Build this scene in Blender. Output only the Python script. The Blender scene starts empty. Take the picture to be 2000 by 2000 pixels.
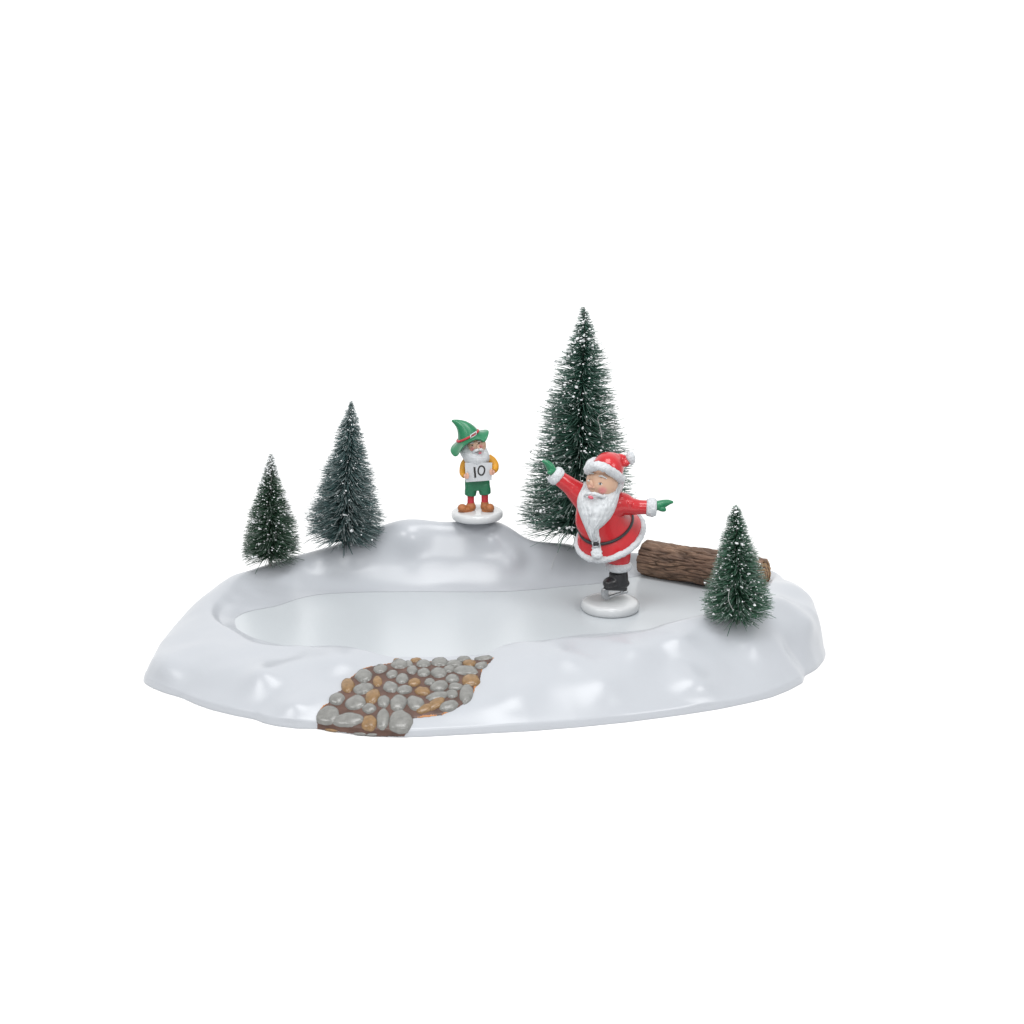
import bpy, bmesh, math, random
import numpy as np
from mathutils import Vector, Matrix, noise
from mathutils.bvhtree import BVHTree
from mathutils.geometry import delaunay_2d_cdt

random.seed(7)
RNG = np.random.RandomState(7)
SC = bpy.context.scene
COL = SC.collection
S = 0.000225                      # metres per modelling unit

# ---------------------------------------------------------------- camera frame
PITCH = math.radians(15.5)
D = 3500.0
FWD = np.array([0, math.cos(PITCH), -math.sin(PITCH)])
UP = np.array([0, math.sin(PITCH), math.cos(PITCH)])
RIGHT = np.array([1.0, 0, 0])
CAM = -(-54 * RIGHT - 300 * UP + D * FWD)

def ray(px, py):
    return (px - 1000) * RIGHT + (1000 - py) * UP + D * FWD
def WY(px, py, Y):
    d = ray(px, py); t = (Y - CAM[1]) / d[1]
    return CAM + d * t
def WZ(px, py, z):
    d = ray(px, py); t = (z - CAM[2]) / d[2]
    return CAM + d * t

# ---------------------------------------------------------------- materials
def new_mat(name):
    m = bpy.data.materials.new(name); m.use_nodes = True
    nt = m.node_tree
    return m, nt, nt.nodes['Principled BSDF']

def paint(name, col, rough=0.4, spec=0.5, var=0.06, vscale=60, bump=0.0, bscale=300, metal=0.0, stretch=None, coat=0.0):
    """painted / moulded surface: base colour with small procedural variation and optional bump"""
    m, nt, b = new_mat(name)
    tc = nt.nodes.new('ShaderNodeTexCoord')
    src = tc.outputs['Object']
    if stretch:
        mp = nt.nodes.new('ShaderNodeMapping'); mp.inputs['Scale'].default_value = stretch
        nt.links.new(src, mp.inputs['Vector']); src = mp.outputs['Vector']
    n = nt.nodes.new('ShaderNodeTexNoise'); n.inputs['Scale'].default_value = vscale; n.inputs['Detail'].default_value = 4
    nt.links.new(src, n.inputs['Vector'])
    mr = nt.nodes.new('ShaderNodeMapRange'); mr.inputs['From Min'].default_value = 0.25; mr.inputs['From Max'].default_value = 0.75
    mr.inputs['To Min'].default_value = 1 - var; mr.inputs['To Max'].default_value = 1 + var
    nt.links.new(n.outputs['Fac'], mr.inputs['Value'])
    mx = nt.nodes.new('ShaderNodeVectorMath'); mx.operation = 'SCALE'
    mx.inputs[0].default_value = col[:3]
    nt.links.new(mr.outputs['Result'], mx.inputs['Scale'])
    nt.links.new(mx.outputs['Vector'], b.inputs['Base Color'])
    b.inputs['Roughness'].default_value = rough
    b.inputs['Specular IOR Level'].default_value = spec
    b.inputs['Metallic'].default_value = metal
    b.inputs['Coat Weight'].default_value = coat
    if bump > 0:
        n2 = nt.nodes.new('ShaderNodeTexNoise'); n2.inputs['Scale'].default_value = bscale; n2.inputs['Detail'].default_value = 5
        nt.links.new(src, n2.inputs['Vector'])
        bp = nt.nodes.new('ShaderNodeBump'); bp.inputs['Strength'].default_value = bump; bp.inputs['Distance'].default_value = 0.0006
        nt.links.new(n2.outputs['Fac'], bp.inputs['Height'])
        nt.links.new(bp.outputs['Normal'], b.inputs['Normal'])
    return m

def attr_mat(name, rough=0.5, spec=0.4, bump=0.0, bscale=300):
    m, nt, b = new_mat(name)
    a = nt.nodes.new('ShaderNodeAttribute'); a.attribute_name = 'paint'
    nt.links.new(a.outputs['Color'], b.inputs['Base Color'])
    b.inputs['Roughness'].default_value = rough
    b.inputs['Specular IOR Level'].default_value = spec
    if bump > 0:
        tc = nt.nodes.new('ShaderNodeTexCoord')
        n2 = nt.nodes.new('ShaderNodeTexNoise'); n2.inputs['Scale'].default_value = bscale; n2.inputs['Detail'].default_value = 5
        nt.links.new(tc.outputs['Object'], n2.inputs['Vector'])
        bp = nt.nodes.new('ShaderNodeBump'); bp.inputs['Strength'].default_value = bump; bp.inputs['Distance'].default_value = 0.0006
        nt.links.new(n2.outputs['Fac'], bp.inputs['Height'])
        nt.links.new(bp.outputs['Normal'], b.inputs['Normal'])
    return m

M = {}
M['plastic'] = paint('snow_white_plastic', (0.402, 0.421, 0.450), rough=0.28, spec=0.5, var=0.012, vscale=25, bump=0.02, bscale=60)
M['ice'] = paint('ice_white_plastic', (0.452, 0.480, 0.502), rough=0.28, spec=0.4, var=0.012, vscale=18)
M['disc'] = paint('gloss_white_enamel', (0.53, 0.545, 0.555), rough=0.16, spec=0.5, var=0.01, vscale=60)
M['fur'] = paint('white_fur_paint', (0.54, 0.56, 0.58), rough=0.6, spec=0.3, var=0.10, vscale=900, bump=0.9, bscale=1300)
M['beard'] = paint('white_beard_paint', (0.54, 0.562, 0.58), rough=0.55, spec=0.35, var=0.08, vscale=700, bump=0.35, bscale=1200, stretch=(1, 1, 0.3))
M['red'] = paint('red_gloss_paint', (0.47, 0.021, 0.027), rough=0.2, spec=0.5, var=0.08, vscale=150, bump=0.12, bscale=220)
M['red_matt'] = paint('red_sock_paint', (0.42, 0.028, 0.04), rough=0.45, spec=0.4, var=0.1, vscale=200, bump=0.1)
M['green'] = paint('green_gloss_paint', (0.014, 0.17, 0.075), rough=0.3, spec=0.5, var=0.12, vscale=200, bump=0.15, bscale=250)
M['green_cloth'] = paint('green_cloth_paint', (0.02, 0.15, 0.075), rough=0.42, spec=0.4, var=0.14, vscale=200, bump=0.2, bscale=250)
M['black'] = paint('black_boot_paint', (0.018, 0.018, 0.02), rough=0.3, spec=0.5, var=0.2, vscale=200, bump=0.15, bscale=300)
M['belt'] = paint('black_belt_paint', (0.022, 0.022, 0.024), rough=0.4, spec=0.4, var=0.2, vscale=200)
M['silver'] = paint('silver_metal_paint', (0.40, 0.41, 0.42), rough=0.3, spec=0.5, metal=0.85, var=0.08, vscale=300, bump=0.2, bscale=400)
M['skin'] = attr_mat('skin_paint', rough=0.42, spec=0.4, bump=0.04)
M['hand_skin'] = paint('hand_skin_paint', (0.62, 0.36, 0.27), rough=0.45, spec=0.4, var=0.08, vscale=300)
M['eye_white'] = paint('eye_white_paint', (0.62, 0.60, 0.58), rough=0.3, var=0.02)
M['pupil'] = paint('pupil_paint', (0.012, 0.01, 0.01), rough=0.25, var=0.05)
M['lip'] = paint('lip_paint', (0.50, 0.09, 0.13), rough=0.4, var=0.05)
M['yellow'] = paint('ochre_shirt_paint', (0.58, 0.275, 0.022), rough=0.45, spec=0.4, var=0.12, vscale=250, bump=0.15)
M['boot_brown'] = paint('tan_boot_paint', (0.34, 0.125, 0.045), rough=0.5, spec=0.35, var=0.16, vscale=250, bump=0.3, bscale=350)
M['sign'] = paint('white_card_paint', (0.52, 0.54, 0.56), rough=0.45, var=0.02)
M['needle'] = attr_mat('bottle_brush_needles', rough=0.55, spec=0.3)
M['wire'] = paint('twisted_wire', (0.05, 0.055, 0.05), rough=0.5, var=0.3, vscale=400)
M['wire_grey'] = paint('snowy_twisted_wire', (0.22, 0.22, 0.21), rough=0.6, var=0.5, vscale=500)
M['thread'] = paint('silvery_thread', (0.45, 0.46, 0.45), rough=0.4, var=0.05)
M['fleck'] = paint('flocked_snow', (0.72, 0.735, 0.745), rough=0.8, spec=0.2, var=0.04, vscale=600)
M['ground'] = paint('white_studio_sheet', (0.84, 0.84, 0.84), rough=0.9, spec=0.1, var=0.004, vscale=4)
M['grout'] = paint('brown_path_paint', (0.088, 0.046, 0.034), rough=0.4, spec=0.4, var=0.5, vscale=160, bump=0.3, bscale=200)
M['path_rim'] = paint('orange_path_edge_paint', (0.38, 0.15, 0.04), rough=0.5, var=0.35, vscale=200)
M['stone'] = paint('grey_stone_paint', (0.178, 0.178, 0.168), rough=0.27, spec=0.6, var=0.2, vscale=500, bump=0.05, bscale=600)
M['stone_tan'] = paint('tan_stone_paint', (0.21, 0.125, 0.055), rough=0.25, spec=0.5, var=0.25, vscale=500, bump=0.05, bscale=600)

def bark_mat():
    m, nt, b = new_mat('painted_bark')
    tc = nt.nodes.new('ShaderNodeTexCoord')
    mp = nt.nodes.new('ShaderNodeMapping'); mp.inputs['Scale'].default_value = (0.22, 1, 1)
    nt.links.new(tc.outputs['Object'], mp.inputs['Vector'])
    n = nt.nodes.new('ShaderNodeTexNoise'); n.inputs['Scale'].default_value = 480; n.inputs['Detail'].default_value = 7; n.inputs['Roughness'].default_value = 0.65
    nt.links.new(mp.outputs['Vector'], n.inputs['Vector'])
    a = nt.nodes.new('ShaderNodeAttribute'); a.attribute_name = 'paint'
    r = nt.nodes.new('ShaderNodeValToRGB')
    r.color_ramp.elements[0].position = 0.30; r.color_ramp.elements[0].color = (0.45, 0.42, 0.40, 1)
    r.color_ramp.elements[1].position = 0.66; r.color_ramp.elements[1].color = (1.35, 1.3, 1.25, 1)
    nt.links.new(n.outputs['Fac'], r.inputs['Fac'])
    mul = nt.nodes.new('ShaderNodeVectorMath'); mul.operation = 'MULTIPLY'
    nt.links.new(a.outputs['Color'], mul.inputs[0]); nt.links.new(r.outputs['Color'], mul.inputs[1])
    nt.links.new(mul.outputs['Vector'], b.inputs['Base Color'])
    bp = nt.nodes.new('ShaderNodeBump'); bp.inputs['Strength'].default_value = 0.7; bp.inputs['Distance'].default_value = 0.0008
    nt.links.new(n.outputs['Fac'], bp.inputs['Height']); nt.links.new(bp.outputs['Normal'], b.inputs['Normal'])
    b.inputs['Roughness'].default_value = 0.55; b.inputs['Specular IOR Level'].default_value = 0.35
    return m
M['bark'] = bark_mat()

def cut_mat():
    m, nt, b = new_mat('painted_cut_wood')
    tc = nt.nodes.new('ShaderNodeTexCoord')
    w = nt.nodes.new('ShaderNodeTexWave'); w.wave_type = 'RINGS'; w.rings_direction = 'X'
    w.inputs['Scale'].default_value = 150; w.inputs['Distortion'].default_value = 5; w.inputs['Detail'].default_value = 3; w.inputs['Detail Scale'].default_value = 1.5
    nt.links.new(tc.outputs['Object'], w.inputs['Vector'])
    r = nt.nodes.new('ShaderNodeValToRGB')
    r.color_ramp.elements[0].position = 0.1; r.color_ramp.elements[0].color = (0.075, 0.035, 0.016, 1)
    r.color_ramp.elements[1].position = 0.55; r.color_ramp.elements[1].color = (0.30, 0.18, 0.085, 1)
    nt.links.new(w.outputs['Fac'], r.inputs['Fac']); nt.links.new(r.outputs['Color'], b.inputs['Base Color'])
    bp = nt.nodes.new('ShaderNodeBump'); bp.inputs['Strength'].default_value = 0.5; bp.inputs['Distance'].default_value = 0.0005
    nt.links.new(w.outputs['Fac'], bp.inputs['Height']); nt.links.new(bp.outputs['Normal'], b.inputs['Normal'])
    b.inputs['Roughness'].default_value = 0.55
    return m
M['cut'] = cut_mat()

# ---------------------------------------------------------------- mesh builder
class MB:
    def __init__(self): self.v = []; self.f = []; self.c = []; self.m = []
    def add(self, verts, faces, col=None, mi=0):
        o = len(self.v)
        self.v.extend([tuple(p) for p in verts])
        self.f.extend([tuple(i + o for i in f) for f in faces])
        self.m.extend([mi] * len(faces))
        if col is None: self.c.extend([(1, 1, 1)] * len(verts))
        elif len(np.shape(col)) == 1: self.c.extend([tuple(col)] * len(verts))
        else: self.c.extend([tuple(q) for q in col])
        return self
    def ellipsoid(self, c, ax, n=20, m=12, col=None, mi=0, disp=None):
        """c centre, ax three half-axis vectors (rows)"""
        c = np.array(c, float); ax = np.array(ax, float)
        vs = []; fs = []
        def P(th, ph):
            q = np.array([math.cos(th) * math.sin(ph), math.sin(th) * math.sin(ph), math.cos(ph)])
            k = 1.0 + (disp(q) if disp else 0)
            return c + (q * k) @ ax
        vs.append(P(0, 0))
        for j in range(1, m):
            for i in range(n): vs.append(P(2 * math.pi * i / n, math.pi * j / m))
        vs.append(P(0, math.pi))
        for i in range(n): fs.append((0, 1 + i, 1 + (i + 1) % n))
        for j in range(m - 2):
            a = 1 + j * n
            for i in range(n): fs.append((a + i, a + n + i, a + n + (i + 1) % n, a + (i + 1) % n))
        a = 1 + (m - 2) * n; e = len(vs) - 1
        for i in range(n): fs.append((a + i, e, a + (i + 1) % n))
        return self.add(vs, fs, col, mi)
    def ball(self, c, rx, ry=None, rz=None, **k):
        ry = rx if ry is None else ry; rz = rx if rz is None else rz
        return self.ellipsoid(c, np.diag([rx, ry, rz]), **k)
    def loft(self, rings, cap0=True, cap1=True, col=None, mi=0):
        n = len(rings[0]); vs = [p for r in rings for p in r]; fs = []
        for j in range(len(rings) - 1):
            for i in range(n):
                fs.append((j * n + i, j * n + (i + 1) % n, (j + 1) * n + (i + 1) % n, (j + 1) * n + i))
        if cap0:
            vs.append(np.mean(np.array(rings[0]), axis=0)); k = len(vs) - 1
            fs += [(k, (i + 1) % n, i) for i in range(n)]
        if cap1:
            vs.append(np.mean(np.array(rings[-1]), axis=0)); k = len(vs) - 1; b = (len(rings) - 1) * n
            fs += [(k, b + i, b + (i + 1) % n) for i in range(n)]
        return self.add(vs, fs, col, mi)
    def tube(self, pts, radii, n=12, closed=False, flat=1.0, col=None, mi=0, rough=0.0, seed=0, flatdir=None, sub=0, rfreq=0.25):
        pts = np.array(pts, float)
        radii = np.array(radii, float) if np.ndim(radii) else np.full(len(pts), float(radii))
        if sub: pts, radii = smooth_path(pts, radii, sub, closed)
        K = len(pts); rings = []
        ref = np.array([0.13, 0.2, 1.0]); N = None
        for i in range(K):
            if closed: t = pts[(i + 1) % K] - pts[i - 1]
            else: t = pts[min(i + 1, K - 1)] - pts[max(i - 1, 0)]
            t = t / (np.linalg.norm(t) + 1e-9)
            if flatdir is not None:
                N = np.array(flatdir[i] if np.ndim(flatdir) == 2 else flatdir, float); N = N - t * (N @ t)
            elif N is None or closed: N = ref - t * (ref @ t)
            else: N = N - t * (N @ t)
            N = N / (np.linalg.norm(N) + 1e-9)
            B = np.cross(t, N); ring = []
            for k in range(n):
                a = 2 * math.pi * k / n
                dirn = math.cos(a) * N * flat + math.sin(a) * B
                p = pts[i] + dirn * radii[i]
                if rough:
                    q = noise.noise(Vector(p * rfreq) + Vector((seed, 0, 0)))
                    p = pts[i] + dirn * radii[i] * (1 + rough * q)
                ring.append(p)
            rings.append(ring)
        if closed:
            vs = [p for r in rings for p in r]; fs = []
            for j in range(K):
                for i in range(n):
                    fs.append((j * n + i, j * n + (i + 1) % n, ((j + 1) % K) * n + (i + 1) % n, ((j + 1) % K) * n + i))
            return self.add(vs, fs, col, mi)
        return self.loft(rings, col=col, mi=mi)

def smooth_path(pts, radii, sub, closed):
    out = []; ro = []; K = len(pts)
    segs = K if closed else K - 1
    for i in range(segs):
        if closed: p0, p1, p2, p3 = pts[i - 1], pts[i], pts[(i + 1) % K], pts[(i + 2) % K]; r1, r2 = radii[i], radii[(i + 1) % K]
        else: p0, p1, p2, p3 = pts[max(i - 1, 0)], pts[i], pts[i + 1], pts[min(i + 2, K - 1)]; r1, r2 = radii[i], radii[i + 1]
        for s in range(sub):
            t = s / sub
            out.append(0.5 * (2 * p1 + (p2 - p0) * t + (2 * p0 - 5 * p1 + 4 * p2 - p3) * t * t + (3 * p1 - p0 - 3 * p2 + p3) * t ** 3))
            ro.append(r1 + (r2 - r1) * t)
    if not closed: out.append(pts[-1]); ro.append(radii[-1])
    return np.array(out), np.array(ro)

ORIG = {}
def build(name, mb, mats, parent=None, origin=(0, 0, 0), smooth=True, paintattr=False, remesh=None, smoothit=0, subsurf=0):
    """link one mesh object; vertices are in modelling units in world axes"""
    base = np.array(ORIG[parent.name] if parent is not None else origin, float)
    me = bpy.data.meshes.new(name)
    vs = (np.array(mb.v) - base) * S
    me.from_pydata([tuple(p) for p in vs], [], mb.f)
    mats = mats if isinstance(mats, (list, tuple)) else [mats]
    for m in mats: me.materials.append(m)
    if len(mats) > 1: me.polygons.foreach_set('material_index', mb.m)
    if smooth: me.polygons.foreach_set('use_smooth', [True] * len(me.polygons))
    if paintattr:
        a = me.color_attributes.new('paint', 'FLOAT_COLOR', 'POINT')
        a.data.foreach_set('color', [x for c in mb.c for x in (c[0], c[1], c[2], 1.0)])
    me.update()
    o = bpy.data.objects.new(name, me); COL.objects.link(o)
    ORIG[o.name] = base
    if parent is not None: o.parent = parent
    else: o.location = tuple(base * S)
    if remesh:
        r = o.modifiers.new('Remesh', 'REMESH'); r.mode = 'VOXEL'; r.voxel_size = remesh * S; r.use_smooth_shade = True
    if smoothit:
        s_ = o.modifiers.new('Smooth', 'SMOOTH'); s_.factor = 0.5; s_.iterations = smoothit
    if subsurf:
        s_ = o.modifiers.new('Subsurf', 'SUBSURF'); s_.levels = subsurf; s_.render_levels = subsurf
    return o

def thing(name, label, cat, origin, group=None):
    o = bpy.data.objects.new(name, None); COL.objects.link(o)
    o.empty_display_size = 0.01
    o.location = tuple(np.array(origin, float) * S)
    o['label'] = label; o['category'] = cat
    if group: o['group'] = group
    ORIG[o.name] = np.array(origin, float)
    return o

def fbm(x, y, z=0.0, o=3):
    s_ = 0; a = 1; f = 1
    for _ in range(o):
        s_ += a * noise.noise(Vector((x * f, y * f, z * f + 7.3 * _))); a *= 0.5; f *= 2
    return s_

# ---------------------------------------------------------------- the pond base
ZP = 70.0
CEN = WZ(960, 1207, ZP)
NT = 900
TH = np.linspace(-math.pi, math.pi, NT, endpoint=False)

def polar(pts, sm=2.0):
    """closed curve given as world points -> r(theta), z(theta) on the TH grid"""
    p = np.array(pts); dx = p[:, 0] - CEN[0]; dy = p[:, 1] - CEN[1]
    th = np.arctan2(dy, dx); r = np.hypot(dx, dy); z = p[:, 2]
    i = np.argsort(th); th, r, z = th[i], r[i], z[i]
    th = np.concatenate([th - 2 * math.pi, th, th + 2 * math.pi]); r = np.tile(r, 3); z = np.tile(z, 3)
    # interpolate cartesian coords so straight runs stay straight
    X = np.interp(TH, th, r); Z = np.interp(TH, th, z)
    # finer: use chord interpolation
    xs = r * np.cos(th); ys = r * np.sin(th)
    R = np.zeros(NT)
    for k, t in enumerate(TH):
        j = np.searchsorted(th, t) - 1
        x0, y0, x1, y1 = xs[j], ys[j], xs[j + 1], ys[j + 1]
        ex, ey = x1 - x0, y1 - y0
        den = math.cos(t) * ey - math.sin(t) * ex
        R[k] = (x0 * ey - y0 * ex) / den if abs(den) > 1e-6 else X[k]
    def gs(a, s_):
        if s_ <= 0: return a
        w = int(4 * s_) + 1; k = np.exp(-0.5 * (np.arange(-w, w + 1) / s_) ** 2); k /= k.sum()
        return np.convolve(np.concatenate([a[-w:], a, a[:w]]), k, 'valid')
    return gs(R, sm), gs(Z, sm * 1.5)

P_px = [(457,1207),(483,1194),(511,1189),(540,1184),(562,1176),(590,1167),(623,1161),(665,1158),(721,1156),(791,1155.5),(832,1155.5),
        (929,1156),(993,1155),(1057,1150.5),(1105,1145),(1170,1140),(1250,1124),(1320,1112),(1400,1108),(1450,1118),(1468,1134),(1462,1156),
        (1440,1176),(1410,1191),(1371,1200),(1327,1214),(1280,1228),(1217,1234),(1137,1239),(1073,1249),(1018,1256),(977,1265),(954,1277),
        (860,1286),(765,1286),(741,1281),(707,1271),(665,1261),(623,1260),(595,1264),(560,1262),(520,1253),(490,1244),(462,1228)]
P = [WZ(x, y, ZP) for x, y in P_px]

C = [WZ(x, y, z) for x, y, z in [
    (540,1264,78),(595,1268,76),(623,1263,82),(665,1263.5,87),(707,1274,82),(741,1284,75),(765,1288,72),(860,1288,72),(945,1286,73),(960,1279,78),(977,1269,86),
    (1018,1261,91),(1073,1256,96),(1105,1248,99),(1137,1245,101),(1185,1247,98),(1217,1240,101),(1245,1237,102),(1280,1236,103),(1302,1231,106),(1327,1222,110),
    (1348,1212,116),(1371,1204,120),(1410,1194,125),(1445,1184,126),(1475,1168,124),(1500,1148,120),(1512,1132,116),
    (500,1258,80),(470,1249,78),(436,1234,79),(410,1214,82),(398,1190,86),(408,1166,94),(436,1140,104)]]
C += [WY(x, y, Y) for x, y, Y in [
    (467,1117,270),(497,1114,305),(528,1104,325),(553,1093,335),(595,1084.5,345),(635,1076,350),(667,1065,352),(700,1052,355),(738,1037,355),(753,1028,355),
    (780,1018,355),(813,1014,355),(839,1017.5,355),(880,1020,355),(905,1017.5,357),(932,1015.5,358),(960,1017.5,360),(976,1022,362),(990,1029,365),(1006,1042,370),(1025,1055,375),(1044,1059.5,380),
    (1073,1058.5,390),(1096,1061,398),(1125,1074,405),(1170,1080,415),(1240,1078,430),(1300,1084,440),(1400,1095,430),(1480,1106,395),(1512,1117,350),(1522,1121,310)]]

F = [WZ(x, y, 0) for x, y in [
    (279.6,1328),(282,1334),(293.5,1342),(321.5,1353.5),(355,1363),(383,1376),(411,1386),(455.6,1397),(497.6,1405),(517,1413),(539.5,1418),(581,1423),(619,1423.5),
    (672,1432),(703.5,1436),(745,1439),(790,1440),(828,1439),(930,1433.5),(1035,1428),(1128,1420.5),(1221,1411),(1309,1399.5),(1348,1394),(1405,1385),(1462,1373),(1507,1362),(1541.6,1348),(1568,1333.5),
    (1571,1320.5),(1585,1313),(1596,1306),(1608.8,1290),(1612.7,1277)]]
xl = F[0][0]; xr = F[-1][0]
F += [np.array(q, float) for q in [(xr - 2, 150, 0), (xr - 18, 240, 0), (xr - 55, 330, 0), (xr - 130, 420, 0), (xr - 250, 500, 0), (xr - 400, 535, 0), (-100 + 60, 520, 0), (-300, 490, 0),
      (-420, 440, 0), (xl + 140, 350, 0), (xl + 70, 240, 0), (xl + 26, 120, 0), (xl + 5, 0, 0)]]

rP, zP_ = polar(P, 3); rC, zC = polar(C, 5); rF, zF = polar(F, 1.2)
zP_[:] = ZP
rC = np.maximum(rC, rP + 3)

def ring_xyz(r, z): return np.stack([CEN[0] + r * np.cos(TH), CEN[1] + r * np.sin(TH), z], 1)
def ang_bump(th_deg, wid):
    d = (np.degrees(TH) - th_deg + 180) % 360 - 180
    return np.exp(-0.5 * (d / wid) ** 2)

gap = rF - rC
br_ = ang_bump(8, 13); bl_ = ang_bump(186, 17)
rS = rC + gap * (0.60 + 0.22 * br_ + 0.17 * bl_); zS = zC * (0.66 + 0.12 * br_ + 0.04 * bl_)
rL = rF - 3; zL = np.full(NT, 13.0)
rI = rP + (rC - rP) * 0.5; zI = ZP + (zC - ZP) * 0.40
keys = [(rP, zP_), (rI, zI), (rC, zC), (rS, zS), (rL, zL)]
def cr(a, b, c, d, t): return 0.5 * (2 * b + (c - a) * t + (2 * a - 5 * b + 4 * c - d) * t * t + (3 * b - a - 3 * c + d) * t ** 3)
rings = []
NS = 12
for k in range(len(keys) - 1):
    a = keys[max(k - 1, 0)]; b = keys[k]; c = keys[k + 1]; d = keys[min(k + 2, len(keys) - 1)]
    if k == 0: a = (2 * b[0] - c[0], b[1])
    for s_ in range(NS):
        t = s_ / NS
        r = cr(a[0], b[0], c[0], d[0], t); z = cr(a[1], b[1], c[1], d[1], t)
        rings.append([r, z, k + t])
rings.append([rL, zL, 4.0])
for t in (0.2, 0.4, 0.6, 0.8, 1.0):
    rings.append([rL + (rF - rL) * math.sin(t * math.pi / 2), zL * (1 - t), 4 + t])
# soft lumps moulded into the snow
LUMPS = [(515,1325,40,11),(575,1388,35,8),(665,1296,38,6),(1035,1296,36,7),(1100,1285,36,6),(1240,1275,40,8),(1325,1254,36,7),(1362,1338,40,8),(1180,1345,45,6),(1000,1365,50,6),(1470,1250,36,6),
         (800,1050,38,8),(960,1050,30,5),(1003,1092,34,9),(690,1085,36,6),(625,1098,36,6),(560,1125,34,6),(880,1100,50,-6),(1090,1100,40,-5),(1440,1300,42,-9),(1545,1262,30,-8),(400,1312,60,-5),(640,1335,50,-6),(1285,1310,40,-6),
         (1525,1180,36,7),(1575,1220,30,7),(450,1295,50,4),(430,1185,22,-4),(330,1300,36,5)]
v0 = np.concatenate([ring_xyz(r, z) for r, z, u in rings]); f0 = []
for j in range(len(rings) - 1):
    for i in range(0, NT): f0.append((j * NT + i, (j + 1) * NT + i, (j + 1) * NT + (i + 1) % NT, j * NT + (i + 1) % NT))
bv0 = BVHTree.FromPolygons([Vector(p) for p in v0], f0)
LP = []
for px, py, rad, amp in LUMPS:
    h = bv0.ray_cast(Vector(CAM), Vector(ray(px, py)).normalized())
    if h[0] is not None: LP.append((np.array(h[0]), np.array(h[1]), rad, amp))
mb = MB(); ring_pts = []
for r, z, u in rings:
    q = ring_xyz(r, z)
    w = max(0.0, math.sin(min(max((u - 0.1) / 3.7, 0), 1) * math.pi))
    if w > 0:
        for i in range(NT):
            x, y, zz = q[i]
            n_ = noise.noise(Vector((x / 90, y / 80, zz / 90 + 2.2))) * 9 + noise.noise(Vector((x / 46, y / 44, 5.1))) * 3.5
            crest = math.exp(-((u - 2) / 0.55) ** 2)
            q[i, 2] += n_ * w * (1 - 0.75 * crest)
    if 0.05 < u < 4.2:
        q0 = q.copy(); wz = np.clip(q0[:, 2] / 30, 0, 1) * min(1, u * 3)
        for c_, nn, rad, amp in LP:
            d2 = ((q0 - c_) ** 2).sum(1); q += ((amp * 1.35 if amp > 0 else amp) * np.exp(-d2 / (2 * (rad * (0.62 if amp > 0 else 0.75)) ** 2)) * wz)[:, None] * nn
    ring_pts.append(q)
vs = np.concatenate(ring_pts); fs = []
for j in range(len(ring_pts) - 1):
    for i in range(NT):
        i2 = (i + 1) % NT
        fs.append((j * NT + i, (j + 1) * NT + i, (j + 1) * NT + i2, j * NT + i2))
mb.add(vs, fs)
bvh = BVHTree.FromPolygons([Vector(p) for p in vs], fs)

base = thing('skating_pond_base', 'white moulded snow base with oval ice rink and cobbled ramp at the front', 'pond base', (0, 0, 0))
build('snow_bank', mb, M['plastic'], base)

ice = MB()
e = ring_xyz(rP + 6, np.full(NT, ZP - 0.35))
irs = [e * 1.0]
for k in (0.985, 0.93, 0.8, 0.6, 0.4, 0.2):
    q = e.copy(); q[:, :2] = CEN[:2] + (e[:, :2] - CEN[:2]) * k; irs.append(q)
low = e.copy(); low[:, 2] -= 6
ice.loft([low] + irs, cap0=False, cap1=True)
build('ice_surface', ice, M['ice'], base)

def hit(px, py):
    d = ray(px, py); h = bvh.ray_cast(Vector(CAM), Vector(d).normalized())
    return (np.array(h[0]), np.array(h[1])) if h[0] is not None else (None, None)
def ground_at(x, y):
    h = bvh.ray_cast(Vector((x, y, 900)), Vector((0, 0, -1)))
    return h[0].z if h[0] is not None else ZP - 0.35

# ---------------------------------------------------------------- cobbled ramp (a part of the base)
def z6(x, y): return (600 + x * 0.20704, 1260 + y * 0.20704)
poly6 = [(92,790),(95,700),(110,622),(150,572),(200,548),(215,490),(270,452),(320,432),(330,390),(370,340),(430,290),(490,240),(560,208),(680,188),(800,170),(900,162),
         (1000,158),(1180,154),(1280,150),(1400,150),(1560,144),(1690,130),(1765,118),(1715,170),(1645,240),(1630,330),(1590,400),(1550,490),(1480,550),(1400,605),(1270,662),(1130,680),
         (1000,692),(965,770),(918,862),(700,860),(500,846),(300,816)]
def resample(poly, step):
    out = []
    for i in range(len(poly)):
        a = np.array(poly[i], float); b = np.array(poly[(i + 1) % len(poly)], float)
        n = max(1, int(np.linalg.norm(b - a) / step))
        for k in range(n): out.append(a + (b - a) * k / n)
    return out
bd = resample(poly6, 9)
bd = [p + np.array([noise.noise(Vector((p[0] / 17, p[1] / 17, 1))), noise.noise(Vector((p[0] / 17, p[1] / 17, 9)))]) * 7 for p in bd]
nb = len(bd)
cen6 = np.mean(np.array(bd), axis=0)
pts2 = [Vector(p) for p in bd]
gx = np.arange(90, 1780, 13); gy = np.arange(100, 870, 9)
def inside(p, poly):
    c = False; j = len(poly) - 1
    for i in range(len(poly)):
        if (poly[i][1] > p[1]) != (poly[j][1] > p[1]) and p[0] < (poly[j][0] - poly[i][0]) * (p[1] - poly[i][1]) / (poly[j][1] - poly[i][1]) + poly[i][0]: c = not c
        j = i
    return c
bda = np.array(bd)
for x in gx:
    for y in gy:
        if inside((x, y), bd) and np.min(np.hypot(bda[:, 0] - x, bda[:, 1] - y)) > 7: pts2.append(Vector((x, y)))
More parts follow.
